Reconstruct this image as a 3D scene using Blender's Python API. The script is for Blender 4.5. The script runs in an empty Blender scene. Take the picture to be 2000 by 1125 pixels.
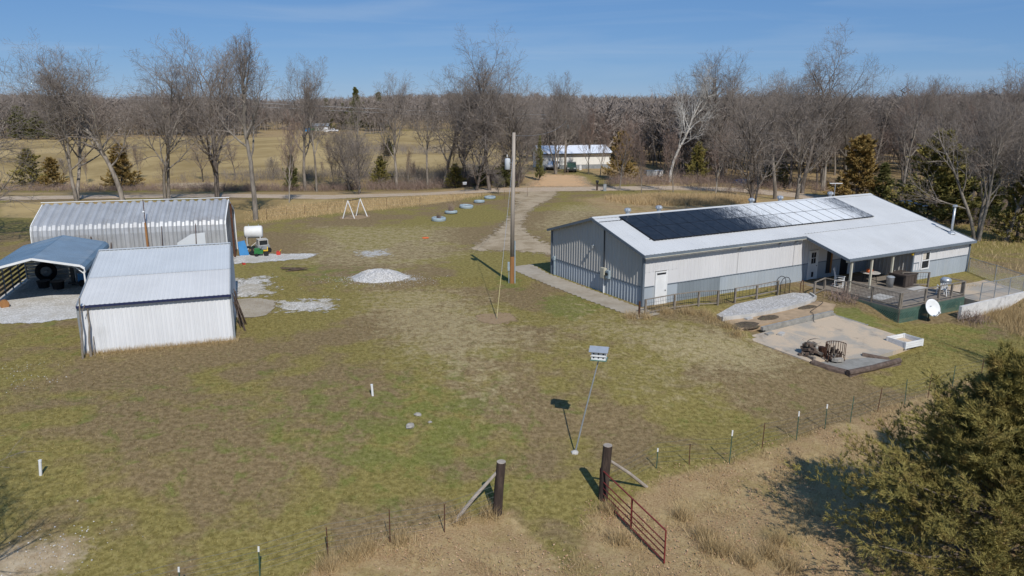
import bpy, math, random
import numpy as np
from mathutils import Vector, Matrix, noise as mnoise
random.seed(7); rng = np.random.default_rng(11)
S = bpy.context.scene; COL = S.collection
PI = math.pi
# ------------------------------------------------------------------ camera
HC, PIT, FPX = 12.0, .2418, 1440.0
cd = bpy.data.cameras.new('camera'); cam = bpy.data.objects.new('camera', cd); COL.objects.link(cam)
cam.location = (0, 0, HC); cam.rotation_euler = (PI/2-PIT, 0, 0)
cd.sensor_width = 36; cd.lens = 36*FPX/2000; cd.clip_start = .1; cd.clip_end = 6000
S.camera = cam
# ------------------------------------------------------------------ sky and sun
SUN_EL = math.radians(44); SUN_AZ = math.atan2(.327, -.945)
w = bpy.data.worlds.new('World'); S.world = w; w.use_nodes = True
wn = w.node_tree; wn.nodes.clear()
sky = wn.nodes.new('ShaderNodeTexSky'); sky.sky_type = 'NISHITA'; sky.sun_disc = False
sky.sun_elevation = SUN_EL; sky.sun_rotation = SUN_AZ; sky.altitude = 1800; sky.air_density = 1.0; sky.dust_density = 0; sky.ozone_density = 5.0
bg = wn.nodes.new('ShaderNodeBackground'); bg.inputs[1].default_value = .098
wo = wn.nodes.new('ShaderNodeOutputWorld')
# thin cirrus streaks over the whole sky
tc = wn.nodes.new('ShaderNodeTexCoord'); mp = wn.nodes.new('ShaderNodeMapping'); mp.inputs['Scale'].default_value = (1.2, 2.0, 16)
nz = wn.nodes.new('ShaderNodeTexNoise'); nz.inputs['Scale'].default_value = 2.2; nz.inputs['Detail'].default_value = 7; nz.inputs['Distortion'].default_value = .6
rp = wn.nodes.new('ShaderNodeMapRange'); rp.inputs[1].default_value = .52; rp.inputs[2].default_value = .85; rp.inputs[4].default_value = .28
hs = wn.nodes.new('ShaderNodeHueSaturation'); hs.inputs['Saturation'].default_value = 1.0; hs.inputs['Value'].default_value = 1.0
mx = wn.nodes.new('ShaderNodeMix'); mx.data_type = 'RGBA'; mx.inputs[7].default_value = (5.0, 6.0, 7.2, 1)
L_ = wn.links.new
L_(tc.outputs['Generated'], mp.inputs[0]); L_(mp.outputs[0], nz.inputs[0]); L_(nz.outputs[0], rp.inputs[0]); L_(rp.outputs[0], mx.inputs[0])
L_(sky.outputs[0], hs.inputs['Color']); ev = wn.nodes.new('ShaderNodeMix'); ev.data_type = 'RGBA'; ev.inputs[0].default_value = .68; ev.inputs[7].default_value = (.95, 2.45, 5.4, 1); L_(hs.outputs[0], ev.inputs[6]); L_(ev.outputs[2], mx.inputs[6]); L_(mx.outputs[2], bg.inputs[0]); L_(bg.outputs[0], wo.inputs[0])
sl = bpy.data.lights.new('sun', 'SUN'); sl.energy = 4.0; sl.angle = math.radians(.53); sl.color = (1, .965, .92)
so = bpy.data.objects.new('sun', sl); COL.objects.link(so)
sdir = Vector((math.sin(SUN_AZ)*math.cos(SUN_EL), math.cos(SUN_AZ)*math.cos(SUN_EL), math.sin(SUN_EL)))
so.rotation_euler = sdir.to_track_quat('Z', 'Y').to_euler(); so.location = (20, -40, 60)
S.view_settings.view_transform = 'Standard'; S.view_settings.look = 'None'; S.view_settings.gamma = 1
S.view_settings.use_curve_mapping = False; S.view_settings.exposure = 0
S.render.engine = 'CYCLES'
S.cycles.max_bounces = 6; S.cycles.transparent_max_bounces = 12

# ------------------------------------------------------------------ geometry of the place
YAW = .5034; AX = np.array([math.cos(YAW), math.sin(YAW)]); BX = np.array([-math.sin(YAW), math.cos(YAW)]); OB = np.array([8.02, 43.87])
def smooth(t): t = np.clip(t, 0, 1); return t*t*(3-2*t)
def gz(x, y):
    x = np.asarray(x, float); y = np.asarray(y, float)
    s = -((x-OB[0])*BX[0]+(y-OB[1])*BX[1])
    z = -1.4*smooth((s-1)/19) - .03*np.clip(s-22, 0, 60)
    near = smooth((60-y)/25)*smooth((s-2)/6)
    la = (x-OB[0])*AX[0]+(y-OB[1])*AX[1]; z = z - .16*smooth((la-2.3)/.8)*smooth((10.3-la)/.8)*smooth((s-2.6)/.6)*smooth((12.4-s)/.7)   # cut for the terraces and patio
    z = z - .5*smooth((la-11)/2.4)*smooth((26-la)/3)*smooth((s-5.6)/2.4)*smooth((17-s)/7)   # dip below the deck
    z = z + near*(.04*np.sin(x*.9+y*.31)+.035*np.sin(y*1.1-x*.4+1))
    far = smooth((y-105)/60)
    z = z + far*(.7*np.sin(x*.021+.8)*np.sin(y*.017+.4)+.35*np.sin(x*.05-y*.03))
    z = z - 1.0*np.exp(-((y-118)/10)**2)*smooth((-2-x)/14)       # ditch before the field
    z = z + smooth((y-420)/500)*(7+4*np.sin(x*.006+1.1)+3*np.sin(x*.013+y*.003))
    z = z + smooth((-x-330)/400)*smooth((y-250)/200)*5
    return z
def gzf(x, y): return float(gz(x, y))
c_, s_ = math.cos(PIT), math.sin(PIT)
def ray(px, py): 
    u = (px-1000)/FPX; v = (562.5-py)/FPX
    return np.array([u, c_+v*s_, -s_+v*c_])
def P(px, py, z=None):                       # pixel -> point on the ground (or on level z)
    d = ray(px, py); zz = 0 if z is None else z
    for _ in range(1 if z is not None else 25):
        t = (zz-HC)/d[2]; p = d*t
        if z is None: zz = gzf(p[0], p[1])
    return Vector((p[0], p[1], zz))
def PY(px, py, y):                            # pixel -> point at distance y
    d = ray(px, py); t = y/d[1]; return Vector((d[0]*t, y, HC+d[2]*t))
def poly(pts, z=None): return [P(a, b, z).to_2d() for a, b in pts]
def bl(a, b): p = OB+AX*a+BX*b; return p[0], p[1]      # barn coordinates -> ground plan

# ------------------------------------------------------------------ helpers
def tag(o, label=None, cat=None, group=None, kind=None):
    if label: o['label'] = label
    if cat: o['category'] = cat
    if group: o['group'] = group
    if kind: o['kind'] = kind
    return o
def thing(name, label, cat, loc=(0, 0, 0), rz=0, group=None):
    o = bpy.data.objects.new(name, None); COL.objects.link(o); o.location = loc; o.rotation_euler = (0, 0, rz); o.empty_display_size = .3
    return tag(o, label, cat, group)
def link(name, me, parent=None, loc=None, rot=None, scale=None):
    o = bpy.data.objects.new(name, me); COL.objects.link(o)
    if parent: o.parent = parent
    if loc is not None: o.location = loc
    if rot is not None: o.rotation_euler = rot
    if scale is not None: o.scale = scale
    return o
class MB:
    def __init__(s): s.v = []; s.f = []; s.m = []
    def face(s, pts, m=0):
        i = len(s.v); s.v += [tuple(p) for p in pts]; s.f.append(tuple(range(i, i+len(pts)))); s.m.append(m); return s
    def box(s, c, d, rot=0, m=0, tilt=None):
        hx, hy, hz = d[0]/2, d[1]/2, d[2]/2
        M_ = Matrix.Rotation(rot, 3, 'Z')
        if tilt is not None: M_ = M_ @ tilt
        i = len(s.v); c = Vector(c)
        for z in (-hz, hz):
            for x, y in ((-hx, -hy), (hx, -hy), (hx, hy), (-hx, hy)): s.v.append(tuple(c+M_ @ Vector((x, y, z))))
        for q in ((3, 2, 1, 0), (4, 5, 6, 7), (0, 1, 5, 4), (1, 2, 6, 5), (2, 3, 7, 6), (3, 0, 4, 7)): s.f.append(tuple(i+k for k in q)); s.m.append(m)
        return s
    def bx(s, x0, x1, y0, y1, z0, z1, m=0): return s.box(((x0+x1)/2, (y0+y1)/2, (z0+z1)/2), (x1-x0, y1-y0, z1-z0), 0, m)
    def beam(s, a, b, w, h=None, m=0, up=(0, 0, 1)):
        a, b = Vector(a), Vector(b); h = h or w; d = (b-a); L = d.length; d.normalize(); u = Vector(up)
        if abs(d.dot(u)) > .98: u = Vector((0, 1, 0))
        x = d.cross(u).normalized(); u = x.cross(d); i = len(s.v)
        for p in (a, b):
            for sx, su in ((-1, -1), (1, -1), (1, 1), (-1, 1)): s.v.append(tuple(p+x*sx*w/2+u*su*h/2))
        for q in ((0, 1, 2, 3), (7, 6, 5, 4), (0, 4, 5, 1), (1, 5, 6, 2), (2, 6, 7, 3), (3, 7, 4, 0)): s.f.append(tuple(i+k for k in q)); s.m.append(m)
        return s
    def tube(s, pts, r, n=8, m=0, cap=True, jit=0):
        pts = [Vector(p) for p in pts]; k = len(pts)
        if not hasattr(r, '__len__'): r = [r]*k
        i = len(s.v); u = None
        for j, p in enumerate(pts):
            d = (pts[min(j+1, k-1)]-pts[max(j-1, 0)]).normalized()
            if u is None: u = d.orthogonal().normalized()
            else: u = (u-d*u.dot(d)).normalized()
            v = d.cross(u)
            for t in range(n):
                a = 2*PI*t/n; rr = r[j]*(1+(random.uniform(-jit, jit) if jit else 0)); s.v.append(tuple(p+(u*math.cos(a)+v*math.sin(a))*rr))
        for j in range(k-1):
            for t in range(n):
                a, b = i+j*n+t, i+j*n+(t+1) % n; s.f.append((a, b, b+n, a+n)); s.m.append(m)
        if cap:
            s.f.append(tuple(i+t for t in reversed(range(n)))); s.f.append(tuple(i+(k-1)*n+t for t in range(n))); s.m += [m, m]
        return s
    def lathe(s, prof, n=16, c=(0, 0, 0), m=0, sx=1, sy=1):
        i = len(s.v)
        for r, z in prof:
            for t in range(n): a = 2*PI*t/n; s.v.append((c[0]+r*sx*math.cos(a), c[1]+r*sy*math.sin(a), c[2]+z))
        for j in range(len(prof)-1):
            for t in range(n): a, b = i+j*n+t, i+j*n+(t+1) % n; s.f.append((a, b, b+n, a+n)); s.m.append(m)
        s.f.append(tuple(i+t for t in reversed(range(n)))); s.f.append(tuple(i+(len(prof)-1)*n+t for t in range(n))); s.m += [m, m]
        return s
    def mesh(s, name, mats, smooth=False):
        me = bpy.data.meshes.new(name); me.from_pydata(s.v, [], s.f); 
        for m in (mats if isinstance(mats, (list, tuple)) else [mats]): me.materials.append(m)
        me.polygons.foreach_set('material_index', s.m)
        if smooth: me.polygons.foreach_set('use_smooth', [True]*len(s.f))
        me.update(); return me
    def obj(s, name, mats, parent=None, loc=None, rot=None, smooth=False): return link(name, s.mesh(name, mats, smooth), parent, loc, rot)
def npmesh(name, V, F, mats, attrs=None, smooth=False):
    me = bpy.data.meshes.new(name); V = np.ascontiguousarray(V, np.float32); F = np.ascontiguousarray(F, np.int32)
    n, k = F.shape
    me.vertices.add(len(V)); me.vertices.foreach_set('co', V.ravel())
    me.loops.add(n*k); me.loops.foreach_set('vertex_index', F.ravel())
    me.polygons.add(n); me.polygons.foreach_set('loop_start', np.arange(0, n*k, k, dtype=np.int32)); me.polygons.foreach_set('loop_total', np.full(n, k, np.int32))
    if smooth: me.polygons.foreach_set('use_smooth', np.ones(n, bool))
    for m in (mats if isinstance(mats, (list, tuple)) else [mats]): me.materials.append(m)
    for nm, a in (attrs or {}).items():
        at = me.attributes.new(nm, 'FLOAT', 'POINT'); at.data.foreach_set('value', np.ascontiguousarray(a, np.float32))
    me.update(calc_edges=True); return me

# ------------------------------------------------------------------ materials
class NT:
    def __init__(s, name):
        s.mat = bpy.data.materials.new(name); s.mat.use_nodes = True; s.t = s.mat.node_tree; s.t.nodes.clear()
        s.out = s.t.nodes.new('ShaderNodeOutputMaterial'); s.b = s.t.nodes.new('ShaderNodeBsdfPrincipled'); s.t.links.new(s.b.outputs[0], s.out.inputs[0])
    def set(s, sock, v):
        if isinstance(v, bpy.types.NodeSocket): s.t.links.new(v, sock)
        elif isinstance(v, (tuple, list)) and len(v) == 3 and sock.type == 'RGBA': sock.default_value = (*v, 1)
        else: sock.default_value = v
    def pos(s): return s.t.nodes.new('ShaderNodeNewGeometry').outputs['Position']
    def local(s): return s.t.nodes.new('ShaderNodeTexCoord').outputs['Object']
    def rand(s): return s.t.nodes.new('ShaderNodeObjectInfo').outputs['Random']
    def map(s, vec, scale, rot=(0, 0, 0), loc=(0, 0, 0)):
        n = s.t.nodes.new('ShaderNodeMapping'); s.set(n.inputs[0], vec); n.inputs['Scale'].default_value = scale; n.inputs['Rotation'].default_value = rot; n.inputs['Location'].default_value = loc; return n.outputs[0]
    def noise(s, vec, scale, detail=4, rough=.55, dist=0):
        n = s.t.nodes.new('ShaderNodeTexNoise'); s.set(n.inputs['Vector'], vec); n.inputs['Scale'].default_value = scale; n.inputs['Detail'].default_value = detail; n.inputs['Roughness'].default_value = rough; n.inputs['Distortion'].default_value = dist; return n.outputs[0]
    def voro(s, vec, scale, out=0):
        n = s.t.nodes.new('ShaderNodeTexVoronoi'); s.set(n.inputs['Vector'], vec); n.inputs['Scale'].default_value = scale; return n.outputs[out]
    def ramp(s, v, lo, hi, a=0, b=1):
        n = s.t.nodes.new('ShaderNodeMapRange'); n.interpolation_type = 'SMOOTHSTEP'; s.set(n.inputs[0], v)
        for i, q in enumerate((lo, hi, a, b)): s.set(n.inputs[i+1], q)
        return n.outputs[0]
    def mix(s, f, a, b, mode='MIX'):
        n = s.t.nodes.new('ShaderNodeMix'); n.data_type = 'RGBA'; n.blend_type = mode; s.set(n.inputs[0], f); s.set(n.inputs[6], a); s.set(n.inputs[7], b); return n.outputs[2]
    def math(s, op, a, b=0):
        n = s.t.nodes.new('ShaderNodeMath'); n.operation = op; s.set(n.inputs[0], a); s.set(n.inputs[1], b); return n.outputs[0]
    def attr(s, name):
        n = s.t.nodes.new('ShaderNodeAttribute'); n.attribute_name = name; return n.outputs['Fac']
    def bump(s, h, strength=.3, dist=.05):
        n = s.t.nodes.new('ShaderNodeBump'); n.inputs['Strength'].default_value = strength; n.inputs['Distance'].default_value = dist; s.set(n.inputs['Height'], h); s.t.links.new(n.outputs[0], s.b.inputs['Normal'])
    def fin(s, col, rough=.8, metal=0, spec=.3):
        s.set(s.b.inputs['Base Color'], col); s.set(s.b.inputs['Roughness'], rough); s.set(s.b.inputs['Metallic'], metal); s.set(s.b.inputs['Specular IOR Level'], spec); return s.mat
def dark(c, k): return tuple(x*k for x in c)
def mat(name, col, rough=.7, metal=0, var=.22, scale=1.5, col2=None, dirt=None, dirt_amt=.5, bump=0, bscale=20, spec=.3, stretch=(1, 1, 1), perobj=0):
    t = NT(name); p = t.map(t.pos(), stretch)
    c = t.mix(t.ramp(t.noise(p, scale, 6, .65), .3, .7), dark(col, 1-var), col2 or tuple(min(1, x*(1+var*.6)) for x in col))
    if perobj: c = t.mix(t.math('MULTIPLY', t.rand(), perobj), c, dark(col, .45))
    if dirt: c = t.mix(t.ramp(t.noise(p, scale*.55, 8, .7), .5, .72, 0, dirt_amt), c, dirt)
    if bump: t.bump(t.noise(p, bscale, 5, .6), bump, .03)
    return t.fin(c, rough, metal, spec)
m_white = mat('white_paint', (.72, .72, .7), .55, var=.08, dirt=(.5, .47, .42), dirt_amt=.25)
m_siding = mat('pale_siding', (.62, .61, .60), .45, var=.05, scale=.6, dirt=(.5, .48, .44), dirt_amt=.22, stretch=(1, 1, .35), perobj=.06)
m_sidelo = mat('grey_wainscot', (.36, .40, .43), .4, var=.08, scale=.7, dirt=(.4, .37, .31), dirt_amt=.3, stretch=(1, 1, .3), perobj=.1)
m_sidedk = mat('dark_grey_wainscot', (.21, .24, .26), .4, var=.08, scale=.7, stretch=(1, 1, .3), perobj=.1)
m_endhi = mat('weathered_end_siding', (.46, .445, .41), .45, var=.08, scale=.6, dirt=(.33, .31, .27), dirt_amt=.3, stretch=(1, 1, .3), perobj=.08)
m_trim = mat('slate_trim', (.14, .165, .19), .45, var=.12)
m_trimlt = mat('cream_trim', (.50, .47, .37), .5, var=.1)
m_roof = mat('white_roof_metal', (.56, .56, .545), .6, var=.05, scale=.4, dirt=(.48, .47, .44), dirt_amt=.3, stretch=(1, 1, 1), perobj=.05)
m_galv = mat('galvanised_metal', (.48, .50, .51), .38, metal=.5, var=.15, scale=2)
m_galvd = mat('dull_galvanised_metal', (.30, .32, .33), .5, metal=.3, var=.15, scale=2)
m_black = mat('black_plastic', (.015, .015, .017), .5, var=.2)
m_darkmetal = mat('dark_metal', (.04, .04, .042), .5, metal=.3, var=.2)
m_rust = mat('rusty_iron', (.085, .038, .022), .85, var=.4, scale=7, dirt=(.15, .07, .035), dirt_amt=.6)
m_redpaint = mat('red_gate_paint', (.20, .035, .03), .55, var=.25, scale=6, dirt=(.09, .035, .025), dirt_amt=.6)
m_wood = mat('weathered_grey_wood', (.24, .205, .165), .85, var=.28, scale=4, dirt=(.14, .11, .085), dirt_amt=.5, bump=.3, perobj=.25)
m_deck = mat('deck_boards', (.25, .215, .175), .8, var=.25, scale=3, dirt=(.15, .125, .1), dirt_amt=.5, perobj=.4)
m_postdark = mat('creosote_post', (.055, .038, .03), .9, var=.4, scale=6, dirt=(.13, .09, .065), dirt_amt=.6, bump=.5, stretch=(1, 1, .25))
m_log = mat('dark_log', (.12, .085, .065), .9, var=.35, scale=5, dirt=(.22, .18, .15), dirt_amt=.5, bump=.5)
m_polegrey = mat('utility_pole_wood', (.36, .31, .255), .85, var=.25, scale=5, dirt=(.24, .19, .15), dirt_amt=.5, bump=.3, stretch=(1, 1, .08))
m_poletan = mat('pole_butt_wood', (.33, .16, .06), .85, var=.3, scale=5, dirt=(.25, .13, .05), dirt_amt=.5, stretch=(1, 1, .1))
m_conc = mat('concrete', (.36, .335, .29), .85, var=.15, scale=1.2, dirt=(.24, .215, .175), dirt_amt=.6, bump=.15, bscale=14)
m_concw = mat('pale_concrete', (.47, .45, .41), .85, var=.15, scale=2, dirt=(.3, .27, .23), dirt_amt=.5, bump=.15)
m_block = mat('concrete_block', (.31, .295, .26), .9, var=.2, scale=3, dirt=(.19, .175, .145), dirt_amt=.6, bump=.3, perobj=.25)
m_stone = mat('field_stone', (.40, .37, .32), .9, var=.3, scale=5, dirt=(.2, .17, .13), dirt_amt=.5, bump=.4, perobj=.3)
m_limest = mat('pale_limestone', (.55, .52, .46), .9, var=.2, scale=8, bump=.4)
m_blue = mat('blue_plastic', (.03, .19, .42), .45, var=.15)
m_tirebl = mat('light_blue_paint', (.30, .365, .39), .6, var=.15, scale=4, dirt=(.3, .33, .33), dirt_amt=.5)
m_rubber = mat('tyre_rubber', (.02, .02, .021), .8, var=.3)
m_green = mat('green_paint', (.03, .17, .05), .4, var=.15)
m_red = mat('red_plastic', (.5, .05, .03), .5, var=.15)
m_orange = mat('orange_plastic', (.75, .15, .03), .5, var=.1)
m_yellow = mat('yellow_plastic', (.75, .48, .04), .5, var=.1)
m_guard = mat('pale_yellow_guard', (.5, .42, .18), .6, var=.1)
m_olive = mat('lattice_green', (.10, .185, .145), .6, var=.25)
m_brownbox = mat('brown_resin', (.075, .058, .048), .55, var=.15)
m_curtain = mat('curtain_cloth', (.55, .5, .42), .9, var=.1)
m_tpost = mat('green_fence_post', (.04, .085, .06), .6, var=.3)
m_wire = mat('fence_wire', (.16, .16, .155), .5, metal=.5, var=.2)
m_vehgreen = mat('green_vehicle_paint', (.03, .06, .045), .3, var=.1, spec=.5)
m_vehwhite = mat('white_vehicle_paint', (.75, .76, .78), .3, var=.05, spec=.5)
m_glass = mat('dark_window_glass', (.02, .025, .03), .06, var=.1, spec=.6)
m_bluegrey = mat('blue_grey_carport_metal', (.095, .16, .235), .42, var=.15, scale=.7, dirt=(.22, .26, .30), dirt_amt=.45, perobj=.12)
m_shed = mat('white_shed_metal', (.60, .595, .575), .55, var=.05, scale=.5, dirt=(.46, .45, .42), dirt_amt=.25, stretch=(1, 1, .3), perobj=.05)
m_shedlow = mat('white_shed_wall_metal', (.70, .705, .705), .5, var=.05, scale=.6, dirt=(.42, .42, .40), dirt_amt=.5, stretch=(1, 1, .6), perobj=.04)
m_shedup = mat('bluish_shed_roof_metal', (.52, .54, .545), .55, var=.05, scale=.5, perobj=.05)
m_quon = mat('quonset_galvanised_steel', (.46, .465, .465), .45, metal=.3, var=.12, scale=.8, dirt=(.30, .27, .24), dirt_amt=.55, perobj=.15)
m_navy = mat('navy_eave_trim', (.02, .025, .07), .5, var=.1)
m_bldg = mat('white_trailer_siding', (.76, .74, .68), .6, var=.05, perobj=.05)
m_bldroof = mat('trailer_roof_metal', (.70, .73, .77), .4, var=.05)
def bark(name, a, b):
    t = NT(name); p = t.pos(); c = t.mix(t.ramp(t.noise(t.map(p, (1, 1, .3)), 2.2, 5, .7), .35, .65), a, b)
    c = t.mix(t.math('MULTIPLY', t.rand(), .4), c, dark(a, .6)); return t.fin(c, .95, 0, .1)
m_bark = bark('grey_bark', (.17, .145, .118), (.37, .325, .27))
m_barkdk = bark('dark_bark', (.095, .078, .063), (.21, .175, .145))
m_barkpale = bark('pale_bark', (.42, .39, .34), (.70, .67, .61))
m_twig = bark('grey_brown_twigs', (.215, .18, .15), (.345, .295, .25))
m_twigfar = bark('far_twigs', (.215, .18, .152), (.32, .27, .232))
m_twigred = bark('red_brown_twigs', (.23, .165, .13), (.35, .26, .21))
def foliage(name, a, b, c2):
    t = NT(name); k = t.attr('tone'); p = t.pos()
    c = t.mix(t.ramp(k, .0, .75), a, b); c = t.mix(t.ramp(t.noise(p, 1.3, 3), .45, .75, 0, .75), c, c2)
    c = t.mix(t.math('MULTIPLY', t.rand(), .3), c, dark(a, .7))
    m = t.fin(c, .85, 0, .15); return m
m_cedar = foliage('cedar_foliage', (.10, .10, .026), (.29, .25, .075), (.30, .20, .075))
m_cedarnear = foliage('olive_bronze_cedar_foliage', (.115, .105, .03), (.36, .305, .095), (.37, .245, .09))
m_cedarbr = foliage('bronze_cedar_foliage', (.16, .115, .038), (.33, .23, .078), (.32, .2, .08))
m_cedardk = foliage('dark_cedar_foliage', (.07, .08, .026), (.18, .18, .06), (.2, .16, .065))

# lawn colour shared by the ground sheet, the turf blades and the dry grass
def ground_colour(t):
    p = t.pos(); p2 = t.map(p, (1, 1, 0))
    big = t.noise(p2, .10, 3, .5, .4); mid = t.noise(p2, .55, 5, .6, .3); fine = t.noise(p2, 4.5, 6, .7); grit = t.noise(p2, 19, 4, .7)
    fleck = t.noise(t.map(p, (1, 1.5, 0), (0, 0, .5)), 3.2, 9, .82, .5); clump = t.noise(p2, 1.9, 9, .8, .6)
    olive = t.mix(t.ramp(fine, .36, .64), (.172, .138, .040), (.300, .245, .082))
    brown = t.mix(t.ramp(fine, .36, .64), (.165, .116, .056), (.285, .208, .108))
    tan = t.mix(t.ramp(fine, .3, .7), (.29, .225, .115), (.47, .385, .215))
    green = t.mix(t.ramp(fine, .3, .7), (.115, .132, .026), (.205, .215, .058))
    c = t.mix(t.ramp(t.math('ADD', t.math('MULTIPLY', big, .7), t.math('MULTIPLY', mid, .3)), .46, .54), olive, brown)
    c = t.mix(t.ramp(t.math('ADD', t.noise(p2, .9, 5, .65, .5), t.attr('green')), .60, .78, 0, .75), c, green)
    c = t.mix(t.ramp(t.math('ADD', t.noise(p2, 1.7, 6, .7, .4), t.attr('dry')), .62, .9, 0, .9), c, tan)
    c = t.mix(t.ramp(fleck, .52, .68, 0, .38), c, t.mix(.5, tan, (.36, .28, .14)))
    c = t.mix(t.ramp(clump, .53, .66, 0, .55), c, t.mix(.6, green, (.070, .046, .018)))
    brk = t.noise(p2, 2.3, 7, .72, .3)
    def zone(c, name, col, k=.9, hard=.12):
        f = t.math('ADD', t.attr(name), t.math('MULTIPLY', t.math('SUBTRACT', brk, .5), k)); return t.mix(t.ramp(f, .5-hard, .5+hard), c, col)
    field = t.mix(t.ramp(t.noise(t.map(p, (1, .5, 0)), .035, 7, .7, .5), .38, .62), (.29, .205, .085), (.47, .345, .16)); field = t.mix(t.ramp(t.noise(p2, .35, 6, .7), .45, .75, 0, .5), field, (.30, .215, .10))
    c = zone(c, 'field', field, .6, .2)
    leaf = t.mix(t.ramp(t.noise(p2, 16, 6, .75), .3, .7), (.22, .14, .065), (.46, .325, .175)); leaf = t.mix(t.ramp(t.noise(p2, .8, 6, .7), .42, .62, 0, .75), leaf, t.mix(t.ramp(fine, .3, .7), (.31, .225, .10), (.52, .395, .205))); leaf = t.mix(t.ramp(t.noise(p2, .3, 4, .6), .52, .7, 0, .6), leaf, olive)
    c = zone(c, 'leaf', leaf, .9, .2)
    dirt = t.mix(t.ramp(t.noise(p2, 1.1, 6, .7), .35, .65), (.34, .25, .15), (.50, .405, .275))
    c = zone(c, 'dirt', dirt, 1.1, .2)
    stone = t.mix(t.ramp(t.voro(p2, 16, 1), .1, .9), (.28, .26, .225), (.60, .58, .54))
    c = zone(c, 'gravel', stone, 1.5, .07)
    c = t.mix(t.ramp(grit, .25, .75, 0, .22), c, t.mix(.5, c, (.02, .017, .008)))
    return c, fine, grit
t = NT('ground'); gc, gf, gg = ground_colour(t); t.bump(t.math('ADD', gf, t.math('MULTIPLY', gg, .6)), .5, .07); m_ground = t.fin(gc, .95, 0, .1)
t = NT('turf_blades'); gc, gf, gg = ground_colour(t); k = t.attr('tone'); gc = t.mix(t.ramp(k, .5, 1, 0, .9), gc, t.mix(.6, gc, (.46, .37, .18))); gc = t.mix(t.ramp(k, 0, .4, .45, 0), gc, t.mix(.6, gc, (.045, .05, .012))); m_turf = t.fin(gc, .9, 0, .1)
def stalk(name, a, b):
    t = NT(name); c = t.mix(t.attr('tone'), a, b); return t.fin(c, .9, 0, .1)
m_drygrass = stalk('dry_grass', (.29, .20, .09), (.54, .405, .22))
m_deadleaf = stalk('dead_leaves', (.28, .155, .08), (.52, .345, .21))
m_pebble = stalk('crushed_stone', (.33, .31, .28), (.72, .70, .66))
m_reed = stalk('broom_sedge', (.36, .25, .12), (.58, .43, .24))
# sheets with ragged edges (roads, gravel): 'edge' runs 0 at the border to 1 inside
def sheet_mat(name, a, b, scale=7, ragged=1.1, mud=None, voro=True):
    t = NT(name); p = t.map(t.pos(), (1, 1, 0))
    c = t.mix(t.ramp(t.voro(p, scale, 1) if voro else t.noise(p, scale, 6, .7), .1, .9), a, b)
    c = t.mix(t.ramp(t.noise(p, .5, 6, .65, .3), .42, .68, 0, .75), c, mud or dark(a, .8))
    c = t.mix(t.ramp(t.noise(p, 3, 7, .7), .5, .75, 0, .4), c, dark(a, .6))
    t.bump(t.voro(p, scale*1.3), .5, .03); m = t.fin(c, .95, 0, .1)
    f = t.math('ADD', t.attr('edge'), t.math('MULTIPLY', t.math('SUBTRACT', t.noise(p, 1.3, 8, .75), .5), ragged*2))
    t.set(t.b.inputs['Alpha'], t.ramp(f, .38, .5)); return m
m_road = sheet_mat('road_gravel', (.40, .31, .225), (.54, .44, .325), 14, .9, (.42, .31, .2))
m_drive = sheet_mat('driveway_gravel', (.37, .29, .19), (.46, .37, .255), 14, 1.3, (.24, .18, .10))
m_grav = sheet_mat('white_gravel', (.40, .38, .34), (.68, .66, .62), 14, 1.0, (.42, .38, .31))
m_gravt = sheet_mat('thin_white_gravel', (.36, .33, .28), (.66, .63, .57), 12, 2.2, (.36, .30, .2))
m_oran = sheet_mat('orange_dirt', (.50, .30, .15), (.66, .45, .26), 3, 1.3, (.50, .34, .2), voro=False)
m_bare = sheet_mat('bare_soil', (.25, .17, .095), (.36, .26, .16), 4, 1.2, (.3, .21, .12), voro=False)
m_conc_sheet = sheet_mat('old_concrete', (.33, .285, .22), (.43, .375, .295), 2, .35, (.27, .22, .155), voro=False)
def patio_mat():
    t = NT('stained_patio_concrete'); p = t.map(t.pos(), (1, 1, 0))
    c = t.mix(t.ramp(t.noise(p, .5, 5, .6, .5), .40, .55), (.36, .32, .262), (.50, .395, .28))
    c = t.mix(t.ramp(t.noise(p, 1.1, 7, .7, .6), .56, .64, 0, .8), c, (.55, .42, .29))
    c = t.mix(t.ramp(t.noise(p, .9, 8, .75, .3), .54, .70, 0, .75), c, (.20, .16, .12))
    c = t.mix(t.ramp(t.noise(p, 11, 5, .7), .45, .75, 0, .25), c, (.2, .18, .15))
    t.bump(t.noise(p, 9, 5), .15, .03); return t.fin(c, .85, 0, .25)
m_patio = patio_mat()
m_terr = mat('bare_tan_soil', (.40, .285, .175), .95, var=.2, scale=2, dirt=(.26, .19, .12), dirt_amt=.6, bump=.4)
t = NT('white_gravel_bed'); p_ = t.map(t.pos(), (1, 1, 0)); c = t.mix(t.ramp(t.voro(p_, 15, 1), .1, .9), (.30, .285, .26), (.60, .58, .55)); c = t.mix(t.ramp(t.noise(p_, 1.1, 6, .7), .45, .7, 0, .5), c, (.34, .30, .24)); t.bump(t.voro(p_, 18), .8, .03); m_gravbed = t.fin(c, .95, 0, .1)
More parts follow.
